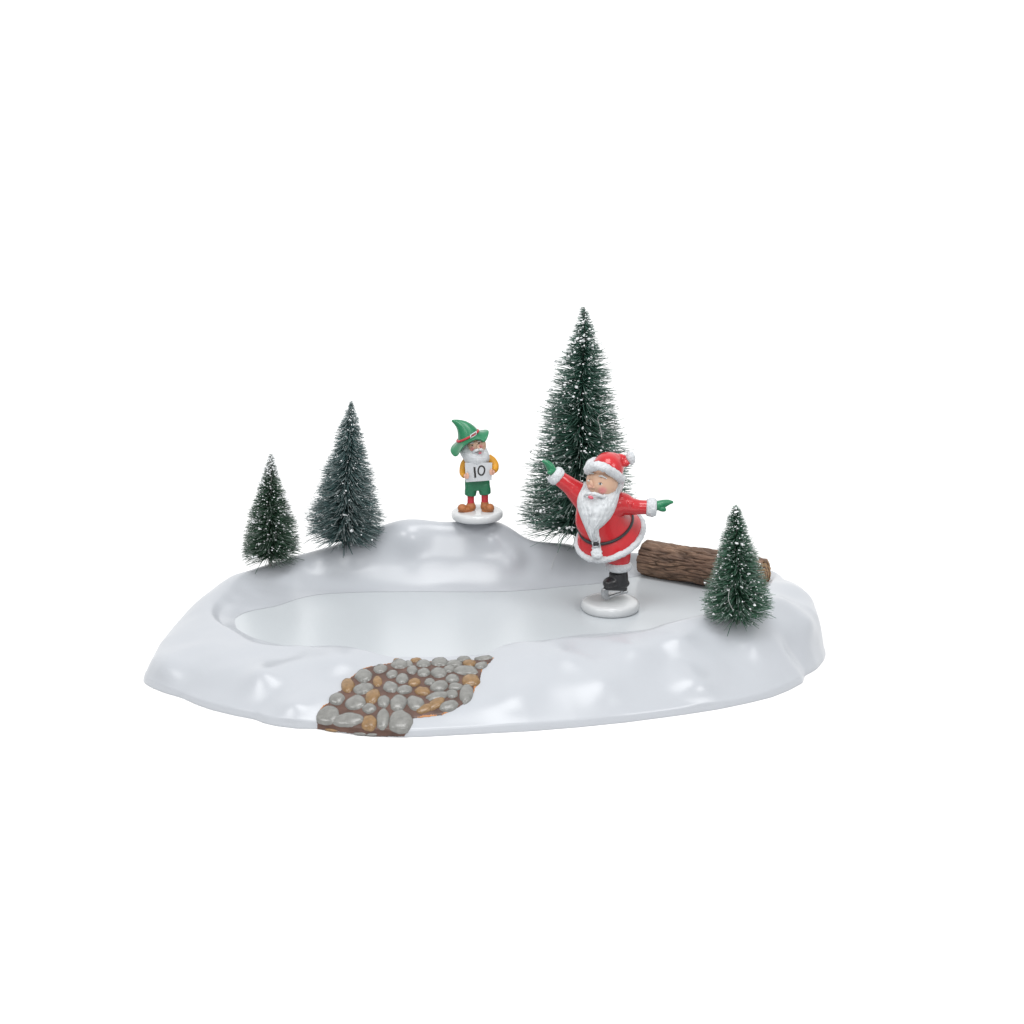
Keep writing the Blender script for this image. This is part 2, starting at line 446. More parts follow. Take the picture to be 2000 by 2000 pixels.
v2, e2, f2, *_ = delaunay_2d_cdt(pts2, [], [list(range(nb))], 1, 1e-5)
path = MB(); pv = []; dist = []
for p in v2:
    h, n_ = hit(*z6(p.x, p.y))
    if h is None:
        for k in range(1, 14):
            h, n_ = hit(*z6(p.x, p.y + (k * 4 if p.y < 400 else -k * 3)))
            if h is not None: break
    dd = float(np.min(np.hypot(bda[:, 0] - p.x, bda[:, 1] - p.y))); dist.append(dd)
    pv.append(h + n_ * (0.5 + 1.2 * min(dd / 12, 1) + 0.4 * noise.noise(Vector((p.x / 20, p.y / 20, 0)))))
for f in f2:
    zz = [pv[i] for i in f]
    if max(np.linalg.norm(zz[i] - zz[i - 1]) for i in range(len(f))) > 60: continue
    dm = np.mean([dist[i] for i in f]); cx = np.mean([v2[i].x for i in f]); cy = np.mean([v2[i].y for i in f])
    edge = dm < 4 + 16 * noise.noise(Vector((cx / 90, cy / 90, 3))) and cy < 800
    path.f.append(tuple(f)); path.m.append(1 if edge else 0)
path.v = [tuple(p) for p in pv]; path.c = [(1, 1, 1)] * len(pv)

stones = [ # cx, cy, rx, ry, rotation (deg), tan?
    (200,670,105,78,-28,0),(390,712,135,62,-8,0),(585,745,64,75,0,1),(715,710,55,105,8,0),(880,735,100,112,0,0),
    (285,515,70,52,-18,0),(460,550,95,62,-15,0),(385,390,56,62,20,1),(535,300,78,55,-8,0),(690,235,60,38,-12,0),(530,420,86,46,-12,0),
    (665,350,42,50,0,1),(800,283,50,36,-10,0),(620,490,76,56,-45,1),(590,605,60,44,-10,0),(720,540,58,52,-25,0),(860,550,76,68,-35,0),
    (785,405,66,46,8,0),(915,430,70,38,-5,0),(895,325,56,46,-5,0),(1010,362,56,36,-8,1),(1085,445,70,38,5,1),(1020,555,78,62,15,0),
    (1110,605,80,38,-20,1),(1215,560,86,42,-30,1),(1335,580,82,44,-18,0),(1225,490,100,36,-10,0),(1365,470,52,40,0,0),(1500,460,56,84,15,0),
    (1245,395,82,48,-15,0),(1155,355,46,34,0,0),(1400,400,66,34,0,0),(1370,325,62,36,0,0),(1545,340,78,52,0,1),(1495,250,104,40,2,0),
    (1240,270,72,40,5,0),(1100,268,58,36,-5,0),(990,240,48,38,0,0),(870,190,74,38,0,0),(1095,185,60,32,0,0),(1250,172,78,34,0,0),(1390,185,66,30,0,0),
    (1530,182,56,32,0,1),(1640,200,56,26,-15,0),(1480,140,60,24,0,0),(1665,132,80,20,-8,0),(1030,150,50,20,0,1),(955,182,40,26,0,0),(1340,235,50,30,0,0),(850,150,34,16,0,1),
    (500,835,55,14,3,0),(610,842,50,12,0,0),(230,800,60,12,8,1),(830,560,20,16,0,0)]
for si, (cx, cy, rx, ry, rot, tan) in enumerate(stones):
    rx *= 1.2; ry *= 1.18
    c0, n0 = hit(*z6(cx, cy))
    if c0 is None: c0, n0 = hit(*z6(cx, cy + 25))
    if c0 is None: continue
    a = math.radians(rot)
    def onplane(u, v):
        px, py = z6(cx + u * math.cos(a) - v * math.sin(a), cy + u * math.sin(a) + v * math.cos(a))
        d = ray(px, py); den = d @ n0
        return CAM + d * (((c0 - CAM) @ n0) / den)
    ex = onplane(rx, 0) - c0; ey = onplane(0, ry) - c0
    L = min(np.linalg.norm(ex), np.linalg.norm(ey))
    if np.linalg.norm(ey) > 2.2 * np.linalg.norm(ex): ey *= 2.2 * np.linalg.norm(ex) / np.linalg.norm(ey)
    hgt = min(max(0.46 * L, 3.0), 7.0)
    NA, NR = 22, 6
    vs_ = []; fs_ = []
    for j in range(NR + 1):
        k = j / NR
        for i in range(NA):
            an = 2 * math.pi * i / NA
            wob = 1 + 0.16 * noise.noise(Vector((math.cos(an) * 1.3 + si * 3.7, math.sin(an) * 1.3, 0)))+ 0.06 * noise.noise(Vector((math.cos(an) * 4 + si * 3.7, math.sin(an) * 4, 4)))
            p = c0 + (ex * math.cos(an) + ey * math.sin(an)) * k * wob
            q = bvh.find_nearest(Vector(p)); b_ = np.array(q[0]); nn = np.array(q[1])
            up_ = hgt * math.sqrt(max(0, 1 - k ** 2.4)) + (0.8 if j < NR else -1.0)
            vs_.append(b_ + (nn * 0.5 + n0 * 0.5) * up_)
    for j in range(NR):
        for i in range(NA):
            fs_.append((j * NA + i, (j + 1) * NA + i, (j + 1) * NA + (i + 1) % NA, j * NA + (i + 1) % NA))
    path.add(vs_, fs_, None, 3 if tan else 2)
build('cobblestone_ramp', path, [M['grout'], M['path_rim'], M['stone'], M['stone_tan']], base)

# ---------------------------------------------------------------- bottle-brush trees
def icosa():
    bm = bmesh.new(); bmesh.ops.create_icosphere(bm, subdivisions=1, radius=1)
    v = [np.array(x.co) for x in bm.verts]; f = [tuple(w.index for w in q.verts) for q in bm.faces]; bm.free(); return v, f
ICO_V, ICO_F = icosa()
ICO_A = np.array(ICO_V)

def tree(label, basep, top, prof, n_needles, thick, tilt, col, frost, flecks, fleck_r, seed, trunk_r=3.4, trunk_mat='wire',
         start=0.08, droop=0.05, group=None, strays=10, clump=0.5, tipfrost=0.3, flecktop=0.0, threads=(), groups_white=8, spread=10.0, topflock=0.8):
    """basep/top in modelling units; prof: list of (fraction of height, radius)"""
    rng = np.random.RandomState(seed)
    t = thing('bottle_brush_tree', label, 'tree', basep, group)
    basep = np.array(basep); ax = np.array(top) - basep; H = np.linalg.norm(ax); A = ax / H
    e1 = np.cross(A, [0.0, 1, 0]); e1 /= np.linalg.norm(e1); e2 = np.cross(A, e1)
    tr = MB()
    for ph in (0, math.pi):
        K = int(H / 3); pts = []
        for i in range(K + 1):
            f = i / K; an = f * H / 7.0 + ph
            pts.append(basep - A * 8 + A * (H + 4) * f + (e1 * math.cos(an) + e2 * math.sin(an)) * trunk_r * 0.5)
        tr.tube(pts, np.linspace(trunk_r * 0.62, trunk_r * 0.4, K + 1), n=6)
    build('trunk', tr, M[trunk_mat], t)
    pf = np.array(prof); V = []; Fc = []; Cc = []
    fl = []
    cv = np.array(col); fv = np.array((0.55, 0.58, 0.58))
    wts = lambda f: np.interp(f, pf[:, 0], pf[:, 1])
    cnt = 0; Rm = pf[:, 1].max()
    while cnt < n_needles:
        f = start + (1 - start) * rng.rand()
        R0 = wts(f)
        if rng.rand() > 0.30 + 0.70 * R0 / Rm: continue
        cnt += 1
        an = rng.rand() * 2 * math.pi
        nz = noise.noise(Vector((math.cos(an) * 1.4, math.sin(an) * 1.4, f * H / 26 + seed)))
        nz2 = noise.noise(Vector((math.cos(an) * 2.5, math.sin(an) * 2.5, f * H / 12 + seed * 2)))
        # needles of a twisted wire gather in spiral clumps
        f2 = f + clump * nz * 9 / H + clump * nz2 * 5 / H
        L = R0 * (1.0 + 0.13 * nz + 0.05 * rng.randn()) * (1 if rng.rand() > 0.22 else 0.55 + 0.4 * rng.rand())
        el = math.radians(tilt(f) + 6 * nz + 4 * nz2 + spread * rng.randn())
        rd = e1 * math.cos(an) + e2 * math.sin(an)
        side = np.cross(A, rd)
        p0 = basep + A * H * f2 + rd * 0.5
        d0 = rd * math.cos(el) + A * math.sin(el) + side * 0.10 * rng.randn()
        p1 = p0 + d0 * L * 0.5
        p2 = p0 + d0 * L + A * (-droop * L * rng.rand() * 0.8) + side * L * 0.05 * rng.randn()
        if f < 0.25:                          # bristles rest on the snow instead of running into it
            for p_ in (p1, p2):
                g = max(ground_at(p_[0], p_[1]) + 1.2, basep[2] + 2)
                if p_[2] < g: p_[2] = g
        b1 = side; b2 = np.cross(d0, side)
        w = thick * (0.8 + 0.4 * rng.rand())
        ph = rng.rand() * 6
        o = len(V)
        for p, ww in ((p0, 1.0), (p1, 1.0), (p2, 0.5)):
            for k in range(3):
                a = ph + k * 2.094
                V.append(p + (b1 * math.cos(a) + b2 * math.sin(a)) * w * ww)
        for s_ in (0, 3):
            for k in range(3): Fc.append((o + s_ + k, o + s_ + (k + 1) % 3, o + s_ + 3 + (k + 1) % 3, o + s_ + 3 + k))
        Fc.append((o + 6, o + 7, o + 8))
        cc = cv * (0.65 + 0.7 * rng.rand())
        fz = frost(f) * (0.3 + 1.0 * rng.rand()); fz = min(fz, 1)
        tipf = min(1, fz + (tipfrost if rng.rand() < 0.5 else 0) * rng.rand())
        Cc += [cc] * 3 + [cc * (1 - fz * .6) + fv * fz * .6] * 3 + [cc * (1 - tipf) + fv * tipf] * 3
        fl.append((p0, d0, L, f))
    for s_ in range(strays):
        f = start + rng.rand() * 0.22; an = rng.rand() * 6.283; L = wts(f) * (0.9 + 0.35 * rng.rand()) + 5
        rd = e1 * math.cos(an) + e2 * math.sin(an)
        p0 = basep + A * H * f
        pts = [p0, p0 + rd * L * 0.5 - A * L * (0.05 + 0.1 * rng.rand()), p0 + rd * L * (0.8 + 0.2 * rng.rand()) - A * L * (0.1 + 0.28 * rng.rand())]
        for q_ in pts:
            g = max(ground_at(q_[0], q_[1]) + 1.5, basep[2] - 5)
            if q_[2] < g: q_[2] = g
        m_ = MB(); m_.tube(pts, [thick, thick, thick * 0.8], n=3, sub=4)
        o = len(V); V += m_.v; Fc += [tuple(i + o for i in q_) for q_ in m_.f]; Cc += [cv * 0.9] * len(m_.v)
    cm = MB(); cm.v = [tuple(p) for p in V]; cm.f = Fc; cm.m = [0] * len(Fc); cm.c = [tuple(c) for c in Cc]
    build('crown', cm, M['needle'], t, smooth=False, paintattr=True)
    fm = MB()
    def put(c, r, fl_=1.0):
        sc = r * (0.75 + 0.5 * rng.rand(3)); sc[2] *= 0.75 * fl_
        qa = rng.rand() * 6.28; ca, sa = math.cos(qa), math.sin(qa)
        v = ICO_A * (1 + 0.22 * rng.randn(len(ICO_A), 1)) * sc
        v = np.stack([v[:, 0] * ca - v[:, 1] * sa, v[:, 0] * sa + v[:, 1] * ca, v[:, 2]], 1) + c
        fm.add(v, ICO_F)
    k = 0
    while k < flecks:
        p0, d0, L, f = fl[rng.randint(len(fl))]
        if flecktop and rng.rand() > (0.35 + flecktop * f): continue
        s_ = (0.72 + 0.3 * rng.rand()) if rng.rand() < 0.6 else 0.35 + 0.6 * rng.rand()
        r = fleck_r * (0.45 + 0.55 * rng.rand() + (1.1 * rng.rand() if rng.rand() < 0.16 else 0))
        put(p0 + d0 * L * s_, r); k += 1
    for _ in range(70):                      # tip flocking
        p0, d0, L, f = fl[rng.randint(len(fl))]
        tries = 0
        while f < 0.80 and tries < 60: p0, d0, L, f = fl[rng.randint(len(fl))]; tries += 1
        if f >= 0.80: put(p0 + d0 * L * (0.7 + 0.4 * rng.rand()), fleck_r * (0.6 + 0.6 * rng.rand()) * topflock)
    for g in range(groups_white):            # clotted flock patches
        p0, d0, L, f = fl[rng.randint(len(fl))]
        c = p0 + d0 * L * (0.55 + 0.45 * rng.rand())
        for _ in range(7): put(c + rng.randn(3) * fleck_r * np.array([2.2, 2.2, 0.9]), fleck_r * (0.7 + 0.8 * rng.rand()))
    fo = build('snow_flecks', fm, M['fleck'], t)
    for pts, r in threads:
        tm = MB(); tm.tube(pts, r, n=5, sub=6); build('stray_thread', tm, M['thread'], t)
    return t

def on_hill(px, py, dy=0.0):
    h, n_ = hit(px, py)
    if h is None:
        for k in range(1, 30):
            h, n_ = hit(px, py + k)
            if h is not None: break
    q = h + np.array([0, dy, 0]); q[2] = ground_at(q[0], q[1]); return q

GT = 'bottle brush trees planted in the snow bank'
b = on_hill(528, 1105)
tree('shortest dark green brush tree with a bare grey trunk, at the far left', b, WY(529, 888, b[1]),
     [(0.0, 30), (0.06, 48), (0.10, 56), (0.18, 60), (0.26, 59), (0.4, 48), (0.6, 34), (0.8, 18), (0.93, 9), (1.0, 4)],
     4000, 0.68, lambda f: -4 + 18 * f + 75 * max(0, .18 - f), (0.013, 0.058, 0.025), lambda f: 0.06 + 2.6 * max(0, f - 0.72), 800, 1.75, 11,
     trunk_r=4.6, trunk_mat='wire_grey', start=0.085, group=GT, strays=16, clump=0.35, tipfrost=0.5, flecktop=0.65, topflock=1.15, groups_white=26)
b = on_hill(672, 1066)
tree('frosted blue grey brush tree beside the shortest tree on the left rim', b, WY(686, 787, b[1]),
     [(0.0, 40), (0.05, 62), (0.10, 76), (0.16, 78), (0.25, 74), (0.4, 62), (0.6, 44), (0.8, 25), (0.93, 13), (1.0, 4)],
     5000, 0.76, lambda f: 0 - 12 * max(0, f - 0.35) + 170 * max(0, .13 - f), (0.030, 0.080, 0.080), lambda f: 0.12 + 0.45 * max(0, f - 0.8) * 5 * 0.6, 340, 1.7, 23,
     trunk_r=5.0, start=0.035, group=GT, strays=10, clump=0.75, tipfrost=0.7, droop=0.12, groups_white=6)
xy = WY(1127, 1075, 425)
b = np.array([xy[0], 425, ground_at(xy[0], 425)])
th_ = WY(1093, 1072, 372)
tree('tallest brush tree, dark green with scattered snow, behind the red coated skater', b, WY(1142, 607, 425),
     [(0.0, 96), (0.04, 112), (0.10, 122), (0.2, 118), (0.32, 107), (0.45, 90), (0.6, 75), (0.74, 57), (0.86, 33), (0.95, 18), (0.985, 11), (1.0, 8)],
     4900, 0.95, lambda f: 1 + 3 * f + 260 * max(0, .13 - f), (0.024, 0.092, 0.062), lambda f: 0.07 + 0.5 * max(0, f - 0.93) * 8, 1000, 2.5, 37,
     trunk_r=5.4, start=0.05, group=GT, strays=0, clump=1.2, tipfrost=0.7, spread=12, groups_white=30,
     threads=[([WY(1093, 1045, 392), WY(1090, 1062, 372), th_, WY(1081, 1094, 350), WY(1077, 1110, 325)], 0.45),
              ([WY(1195, 796, 330), WY(1182, 806, 322), WY(1168, 815, 322), WY(1172, 835, 322), WY(1176, 858, 318)], 0.45)])
b = on_hill(1441, 1217)
tree('small green brush tree with round snow specks, in front of the brown log', b, WY(1437, 990, b[1]),
     [(0.0, 42), (0.05, 58), (0.12, 63), (0.2, 62), (0.3, 57), (0.42, 48), (0.6, 36), (0.8, 22), (0.92, 14), (1.0, 6)],
     3900, 0.74, lambda f: 1 + 5 * f + 200 * max(0, .13 - f), (0.022, 0.095, 0.050), lambda f: 0.07 + 0.3 * max(0, f - 0.8), 620, 1.8, 41,
     trunk_r=4.4, start=0.05, group=GT, strays=12, clump=0.6, tipfrost=0.6, groups_white=8, threads=[([WY(1425, 1150, b[1] - 62), WY(1423, 1172, b[1] - 66), WY(1433, 1194, b[1] - 62)], 0.45)])

# ---------------------------------------------------------------- log
def z5(x, y): return (1200 + x * 0.22774, 960 + y * 0.22774)
LR = 39.0
pl = WZ(*z5(255, 562), ZP + LR - 3); pr = WZ(*z5(1284, 727), ZP + LR + 1)
lax = pr - pl; LL = np.linalg.norm(lax); lax /= LL
lside = np.cross([0, 0, 1.0], lax); lside /= np.linalg.norm(lside); lup = np.cross(lax, lside)
logo = thing('log', 'brown bark covered log with tan cut end, lying at the back right of the ice', 'log', (pl + pr) / 2 - np.array([0, 0, LR]))
def log_r(u, a, amp=1.0):
    x = u * LL
    ca, sa = math.cos(a), math.sin(a)
    wob = noise.noise(Vector((x / 70, ca * .9, sa * .9))) * 0.075
    w = noise.noise(Vector((x / 60, ca * 1.5, sa * 1.5 + 4))) * 0.6
    g1 = 1 - abs(noise.noise(Vector((x / 75, ca * 4.2 + w, sa * 4.2 + w)))) * 2.4
    g2 = 1 - abs(noise.noise(Vector((x / 42, ca * 8.5 + w, sa * 8.5 + 9)))) * 2.2
    grv = max(0, g1) ** 3 * 0.10 + max(0, g2) ** 3 * 0.055 - 0.035 * noise.noise(Vector((x / 14, ca * 4 + w, sa * 4)))
    return LR * (1 + wob - grv * amp), grv
lm = MB(); NU, NA = 130, 190; ringsL = []; cols = []
for i in range(NU + 1):
    u = i / NU; ring = []
    en = min(u * LL / 10, (1 - u) * LL / 7, 1); rd = 0.90 + 0.10 * math.sqrt(max(0, 1 - (1 - en) ** 2))
    for k in range(NA):
        a = 2 * math.pi * k / NA; r, g = log_r(u, a); r *= rd
        jag = 2.5 * noise.noise(Vector((math.cos(a) * 3, math.sin(a) * 3, 0 if u < .5 else 9)))
        ring.append(pl + lax * (LL * u + (jag if i in (0, NU) else 0)) + (lside * math.cos(a) + lup * math.sin(a)) * r)
        tone = 0.5 + 0.5 * fbm(u * 3, math.cos(a) * 1.2, math.sin(a) * 1.2)
        c = np.array((0.128, 0.080, 0.060)) * (1 - tone) + np.array((0.25, 0.162, 0.11)) * tone
        cols.append(tuple(c * (1 - 4.5 * max(0, min(g, 0.12)))))
    ringsL.append(ring)
vsl = [p for r in ringsL for p in r]; fsl = []
for j in range(NU):
    for i in range(NA): fsl.append((j * NA + i, j * NA + (i + 1) % NA, (j + 1) * NA + (i + 1) % NA, (j + 1) * NA + i))
lm.add(vsl, fsl, cols)
Rm_ = Matrix((Vector(lax), Vector(lside), Vector(lup))).transposed()
def build_log(name, mb, mat, parent, origin, paintattr=False):
    o = build(name, MB_local(mb, origin), mat, None, (0, 0, 0), paintattr=paintattr)
    o.parent = parent
    o.location = tuple((np.array(origin) - np.array(ORIG[parent.name])) * S); o.rotation_euler = Rm_.to_euler()
    return o
def MB_local(mb, origin):
    R = np.array([lax, lside, lup]); m2 = MB(); m2.v = [tuple(R @ (np.array(p) - origin)) for p in mb.v]; m2.f = mb.f; m2.c = mb.c; m2.m = mb.m; return m2
mid = (pl + pr) / 2
build_log('bark', lm, M['bark'], logo, mid, True)
for idx, cpt, sgn in ((NU, pr, 1), (0, pl, -1)):
    em = MB(); R_ = np.array(ringsL[idx]); cc = R_.mean(axis=0); rr = []
    for k in (1.0, 0.97, 0.9, 0.7, 0.5, 0.3, 0.1):
        q = cc + (R_ - cc) * k - lax * sgn * (1.5 if k < 0.95 else 0.0)
        rr.append([p + lax * sgn * 1.2 * noise.noise(Vector(p / 6)) * (1 if k < .95 else 0) for p in q])
    em.loft(rr if sgn > 0 else rr, cap0=False, cap1=True)
    build_log('cut_end', em, M['cut'], logo, cpt)

# ---------------------------------------------------------------- shared figurine helpers
def disc_base(parent, c, R, H, tiltx=0.0, top_k=0.80):
    """enamelled round stand: c = centre of its underside"""
    m_ = MB(); rings = []
    prof = [(0.90, 0.0), (0.955, 0.03), (0.985, 0.12), (1.0, 0.30), (1.0, 0.52), (0.985, 0.72), (0.95, 0.86), (0.89, 0.955), (0.80, 0.995), (0.6, 1.02), (0.3, 1.03)]
    for k, h in prof:
        rings.append([np.array(c) + np.array([R * k * math.cos(a) * (1 + 0.012 * math.sin(3 * a)), R * k * math.sin(a), H * h + tiltx * R * k * math.cos(a)]) for a in np.linspace(0, 2 * math.pi, 64, endpoint=False)])
    m_.loft(rings); return build('round_stand', m_, M['disc'], parent)

# ---------------------------------------------------------------- skater
zice = ZP - 0.35
sc0 = WZ(1192, 1190.5, zice); YS = sc0[1]
skater = thing('skater_figurine', 'bearded figurine in red coat and green mittens skating with arms spread', 'figurine', sc0)
def sk(x, y, d=0.0): return WY(1000 + x * 0.18634, 860 + y * 0.18634, YS + d)
disc_base(skater, sc0, 58.5, 21)
QX = sk(100, 0) - sk(0, 0); QZ = sk(0, 0) - sk(0, 100)
UX = 0.18634

# boot
bt = MB()
bt.tube([sk(1112, 1380, 0), sk(1118, 1430, 0), sk(1125, 1490, 0)], [19, 19, 18], n=20)
bt.ellipsoid(sk(1110, 1500, -3), [[24, 4, 0], [-3, 15, 0], [0, 0, 12]])
bt.ellipsoid(sk(1040, 1492, -10), [[17, 5, 0], [-4, 14, 0], [0, 0, 12.5]])
bt.ellipsoid(sk(1005, 1500, -14), [[10, 3, 0], [-3, 12, 0], [0, 0, 10]])
bt.ellipsoid(sk(1165, 1500, 3), [[10, 2, 0], [-2, 13, 0], [0, 0, 13]])
boot1 = build('boot', bt, M['black'], skater, remesh=1.1, smoothit=9)
so = MB()
def sole_ring(y, k):
    c = [(955, -16), (975, -25), (1030, -27), (1110, -18), (1180, -12), (1213, -2), (1205, 8), (1150, 12), (1080, 10), (1010, 2), (965, -8)]
    out = []
    cx = 1085; cd = -6
    for x, d in c: out.append(sk(cx + (x - cx) * k, y + (x - 950) * 0.035 + 0.0, cd + (d - cd) * k))
    return out
so.loft([sole_ring(1525, 0.95), sole_ring(1535, 1.02), sole_ring(1560, 1.02), sole_ring(1572, 0.95)])
build('sole', so, M['black'], boot1, subsurf=1)
bl = MB()
bl.tube([sk(968, 1555, -20), sk(958, 1590, -21), sk(962, 1625, -20), sk(985, 1650, -17), sk(1030, 1640, -12), sk(1090, 1618, -8), sk(1150, 1600, -4), sk(1195, 1588, 0), sk(1206, 1596, 1)],
        [5, 5.4, 5.6, 5.2, 3.8, 3.2, 3.2, 3.4, 2.6], n=12, sub=5)
bl.tube([sk(985, 1560, -17), sk(985, 1600, -17), sk(985, 1640, -17)], [6, 5, 6.5], n=12)
bl.tube([sk(1150, 1550, -4), sk(1150, 1600, -4)], [3.2, 3.0], n=10)
build('skate_blade', bl, M['silver'], boot1, remesh=0.9, smoothit=3)

# trouser legs: standing leg and the leg lifted straight back
pt = MB()
pt.tube([sk(1075, 1100, 0), sk(1105, 1190, 0), sk(1115, 1250, 0), sk(1116, 1325, 0)], [30, 27, 24, 19], n=20, sub=4)
pt.ball(sk(985, 1150, 0), 24, 24, 19)
pt.tube([sk(1020, 1080, 15), sk(1030, 1010, 70), sk(1040, 960, 115)], [27, 24, 21], n=18, sub=4)
build('trousers', pt, M['red'], skater, remesh=1.6, smoothit=4)
def cuff(name, p0, p1, r, seed, bulge=1.12, mat='fur', parent=None, nn=9, rim=0.86):
    m_ = MB(); p0 = np.array(p0); p1 = np.array(p1); K = nn; pts = []; rr = []
    for i in range(K + 1):
        f = i / K; pts.append(p0 + (p1 - p0) * f)
        rr.append(r * (rim + (bulge - rim) * math.sin(f * math.pi) ** 0.55))
    m_.tube(pts, rr, n=30, rough=0.13, seed=seed, rfreq=0.22)
    return build(name, m_, M[mat], parent)
cuff('trouser_cuff', sk(1116, 1268, 0), sk(1113, 1362, 0), 23.5, 3, parent=skater)
cuff('trouser_cuff', sk(1038, 968, 108), sk(1044, 935, 132), 21, 5, parent=skater)
b2 = MB(); b2.tube([sk(1043, 945, 128), sk(1050, 910, 155), sk(1052, 940, 170)], [16, 15, 12], n=16, sub=3)
b2.ellipsoid(sk(1050, 945, 166), [[13, 0, 0], [0, 12, -4], [0, 8, 20]])
build('boot', b2, M['black'], skater, remesh=1.5, smoothit=4)

# coat: lofted body and both sleeves as one surface
def ring_img(c, a, b_, n=56):
    c, a, b_ = np.array(c, float), np.array(a, float), np.array(b_, float)
    return [sk(*(c + a * math.cos(t) + b_ * math.sin(t))) for t in np.linspace(0, 2 * math.pi, n, endpoint=False)]
RK = [((925, 560, -4), (120, 20, 4), (-10, 25, -18)), ((925, 600, -2), (205, 25, 6), (-20, 45, -30)), ((938, 720, 2), (258, 28, 9), (-35, 75, -43)), ((955, 830, 5), (285, -15, 12), (-50, 125, -51)),
      ((985, 873, 8), (276, -42, 12), (-22, 203, -53)), ((998, 915, 9), (300, -50, 13), (-22, 222, -57)), ((1014, 955, 11), (328, -62, 14), (-22, 238, -61)),
      ((1030, 996, 12), (336, -70, 15), (-22, 243, -61)), ((1034, 1008, 12), (290, -60, 12), (-20, 205, -50)), ((1034, 1000, 12), (190, -40, 8), (-15, 130, -30))]
ct = MB()
rk = []
for k in range(len(RK) - 1):
    A0 = np.array(RK[max(k - 1, 0)]); A1 = np.array(RK[k]); A2 = np.array(RK[k + 1]); A3 = np.array(RK[min(k + 2, len(RK) - 1)])
    for s_ in range(4):
        q = cr(A0, A1, A2, A3, s_ / 4); rk.append(ring_img(*q))
rk.append(ring_img(*RK[-1])); ct.loft(rk)
ct.tube([sk(790, 640, 0), sk(705, 560, -2), sk(610, 480, -4), sk(525, 418, -6), sk(480, 385, -6)], [27, 23, 17.5, 15.5, 14.5], n=22, sub=4)
ct.tube([sk(1060, 690, 2), sk(1160, 672, -2), sk(1250, 692, -6), sk(1340, 700, -8), sk(1430, 702, -10)], [29, 24.5, 17.5, 14.5, 14], n=22, sub=4)
# moulded sleeve folds
for x0, y0, x1, y1, d, r in ((610, 420, 560, 500, -16, 4.5), (660, 465, 600, 550, -18, 5), (1205, 630, 1265, 700, -20, 5.5), (1260, 640, 1215, 740, -20, 4.5)):
    ct.tube([sk(x0, y0, d + 3), sk((x0 + x1) / 2, (y0 + y1) / 2, d), sk(x1, y1, d + 3)], [r * .5, r, r * .5], n=8, sub=3)
coat = build('coat', ct, M['red'], skater, remesh=1.25, smoothit=7)

# fur hem (closed), following the rim
hem = [sk(*(np.array((1031, 1000, 12.)) + np.array((340, -70, 15.)) * math.cos(t) + np.array((-22, 245, -62.)) * math.sin(t))) for t in np.linspace(0, 2 * math.pi, 110, endpoint=False)]
hm = MB(); hm.tube(hem, 6.6, n=14, closed=True, rough=0.35, seed=2, rfreq=0.2)
build('fur_hem', hm, M['fur'], skater)
pk = MB()
pk.tube([sk(872, 930, -50), sk(880, 1000, -53), sk(884, 1085, -57), sk(888, 1150, -63), sk(888, 1205, -66), sk(885, 1228, -66)], [6.0, 7.0, 8.0, 9.5, 12, 10], n=18, sub=6, rough=0.3, seed=8, rfreq=0.2, flat=0.5, flatdir=(0, -1, 0.25))
build('fur_placket', pk, M['fur'], skater)
# belt
bk = [sk(*(np.array((986, 876, 8.)) + np.array((277, -42, 13.)) * math.cos(t) + np.array((-21, 207, -55.5)) * math.sin(t))) for t in np.linspace(0, 2 * math.pi, 90, endpoint=False)]
cb = np.mean(np.array(bk), axis=0)
bm_ = MB(); bm_.tube(bk, 3.2, n=10, closed=True, flat=1.0)
belt = build('belt', bm_, M['belt'], skater)
bu = MB(); q4 = [sk(842, 1062, -64.5), sk(914, 1058, -63.5), sk(918, 1112, -65), sk(848, 1114, -66)]
for i in range(4): bu.tube([q4[i], q4[(i + 1) % 4]], 1.4, n=8)
for p in q4: bu.ball(p, 1.5, n=10, m=6)
build('buckle', bu, M['silver'], belt)
bi = MB(); bi.ellipsoid(sk(880, 1087, -62.5), [[6.5, 0, 0], [0, 2, 0], [0, 0, 4.2]], n=14, m=8); build('buckle_tongue', bi, M['belt'], belt)

# sleeve cuffs and mittens
cuff('sleeve_cuff', sk(500, 405, -6), sk(425, 340, -6), 17, 11, parent=skater)
cuff('sleeve_cuff', sk(1408, 700, -10), sk(1515, 705, -11), 17, 12, parent=skater)
def mitten(pts, radii, thumb, tr):
    m_ = MB(); m_.tube(pts, radii, n=18, sub=5, flat=0.8); m_.tube(thumb, tr, n=12, sub=4)
    m_.ball(pts[-1], radii[-1] * 0.9, n=12, m=8); m_.ball(thumb[-1], tr[-1] * 0.95, n=10, m=6)
    return build('mitten', m_, M['green'], skater, remesh=0.9, smoothit=4)
mitten([sk(450, 365, -6), sk(420, 315, -6), sk(395, 270, -7), sk(365, 238, -8), sk(325, 219, -8)], [11, 11.2, 10.2, 7.5, 3.2],
       [sk(425, 320, -12), sk(398, 335, -18), sk(384, 338, -20)], [5, 4.6, 3.6])
mitten([sk(1490, 690, -11), sk(1535, 682, -11), sk(1590, 664, -11), sk(1640, 650, -11), sk(1676, 648, -11)], [11, 12.5, 10.5, 7.2, 3.6],
       [sk(1535, 700, -15), sk(1570, 718, -18), sk(1596, 726, -18)], [6.5, 5.8, 4.6])

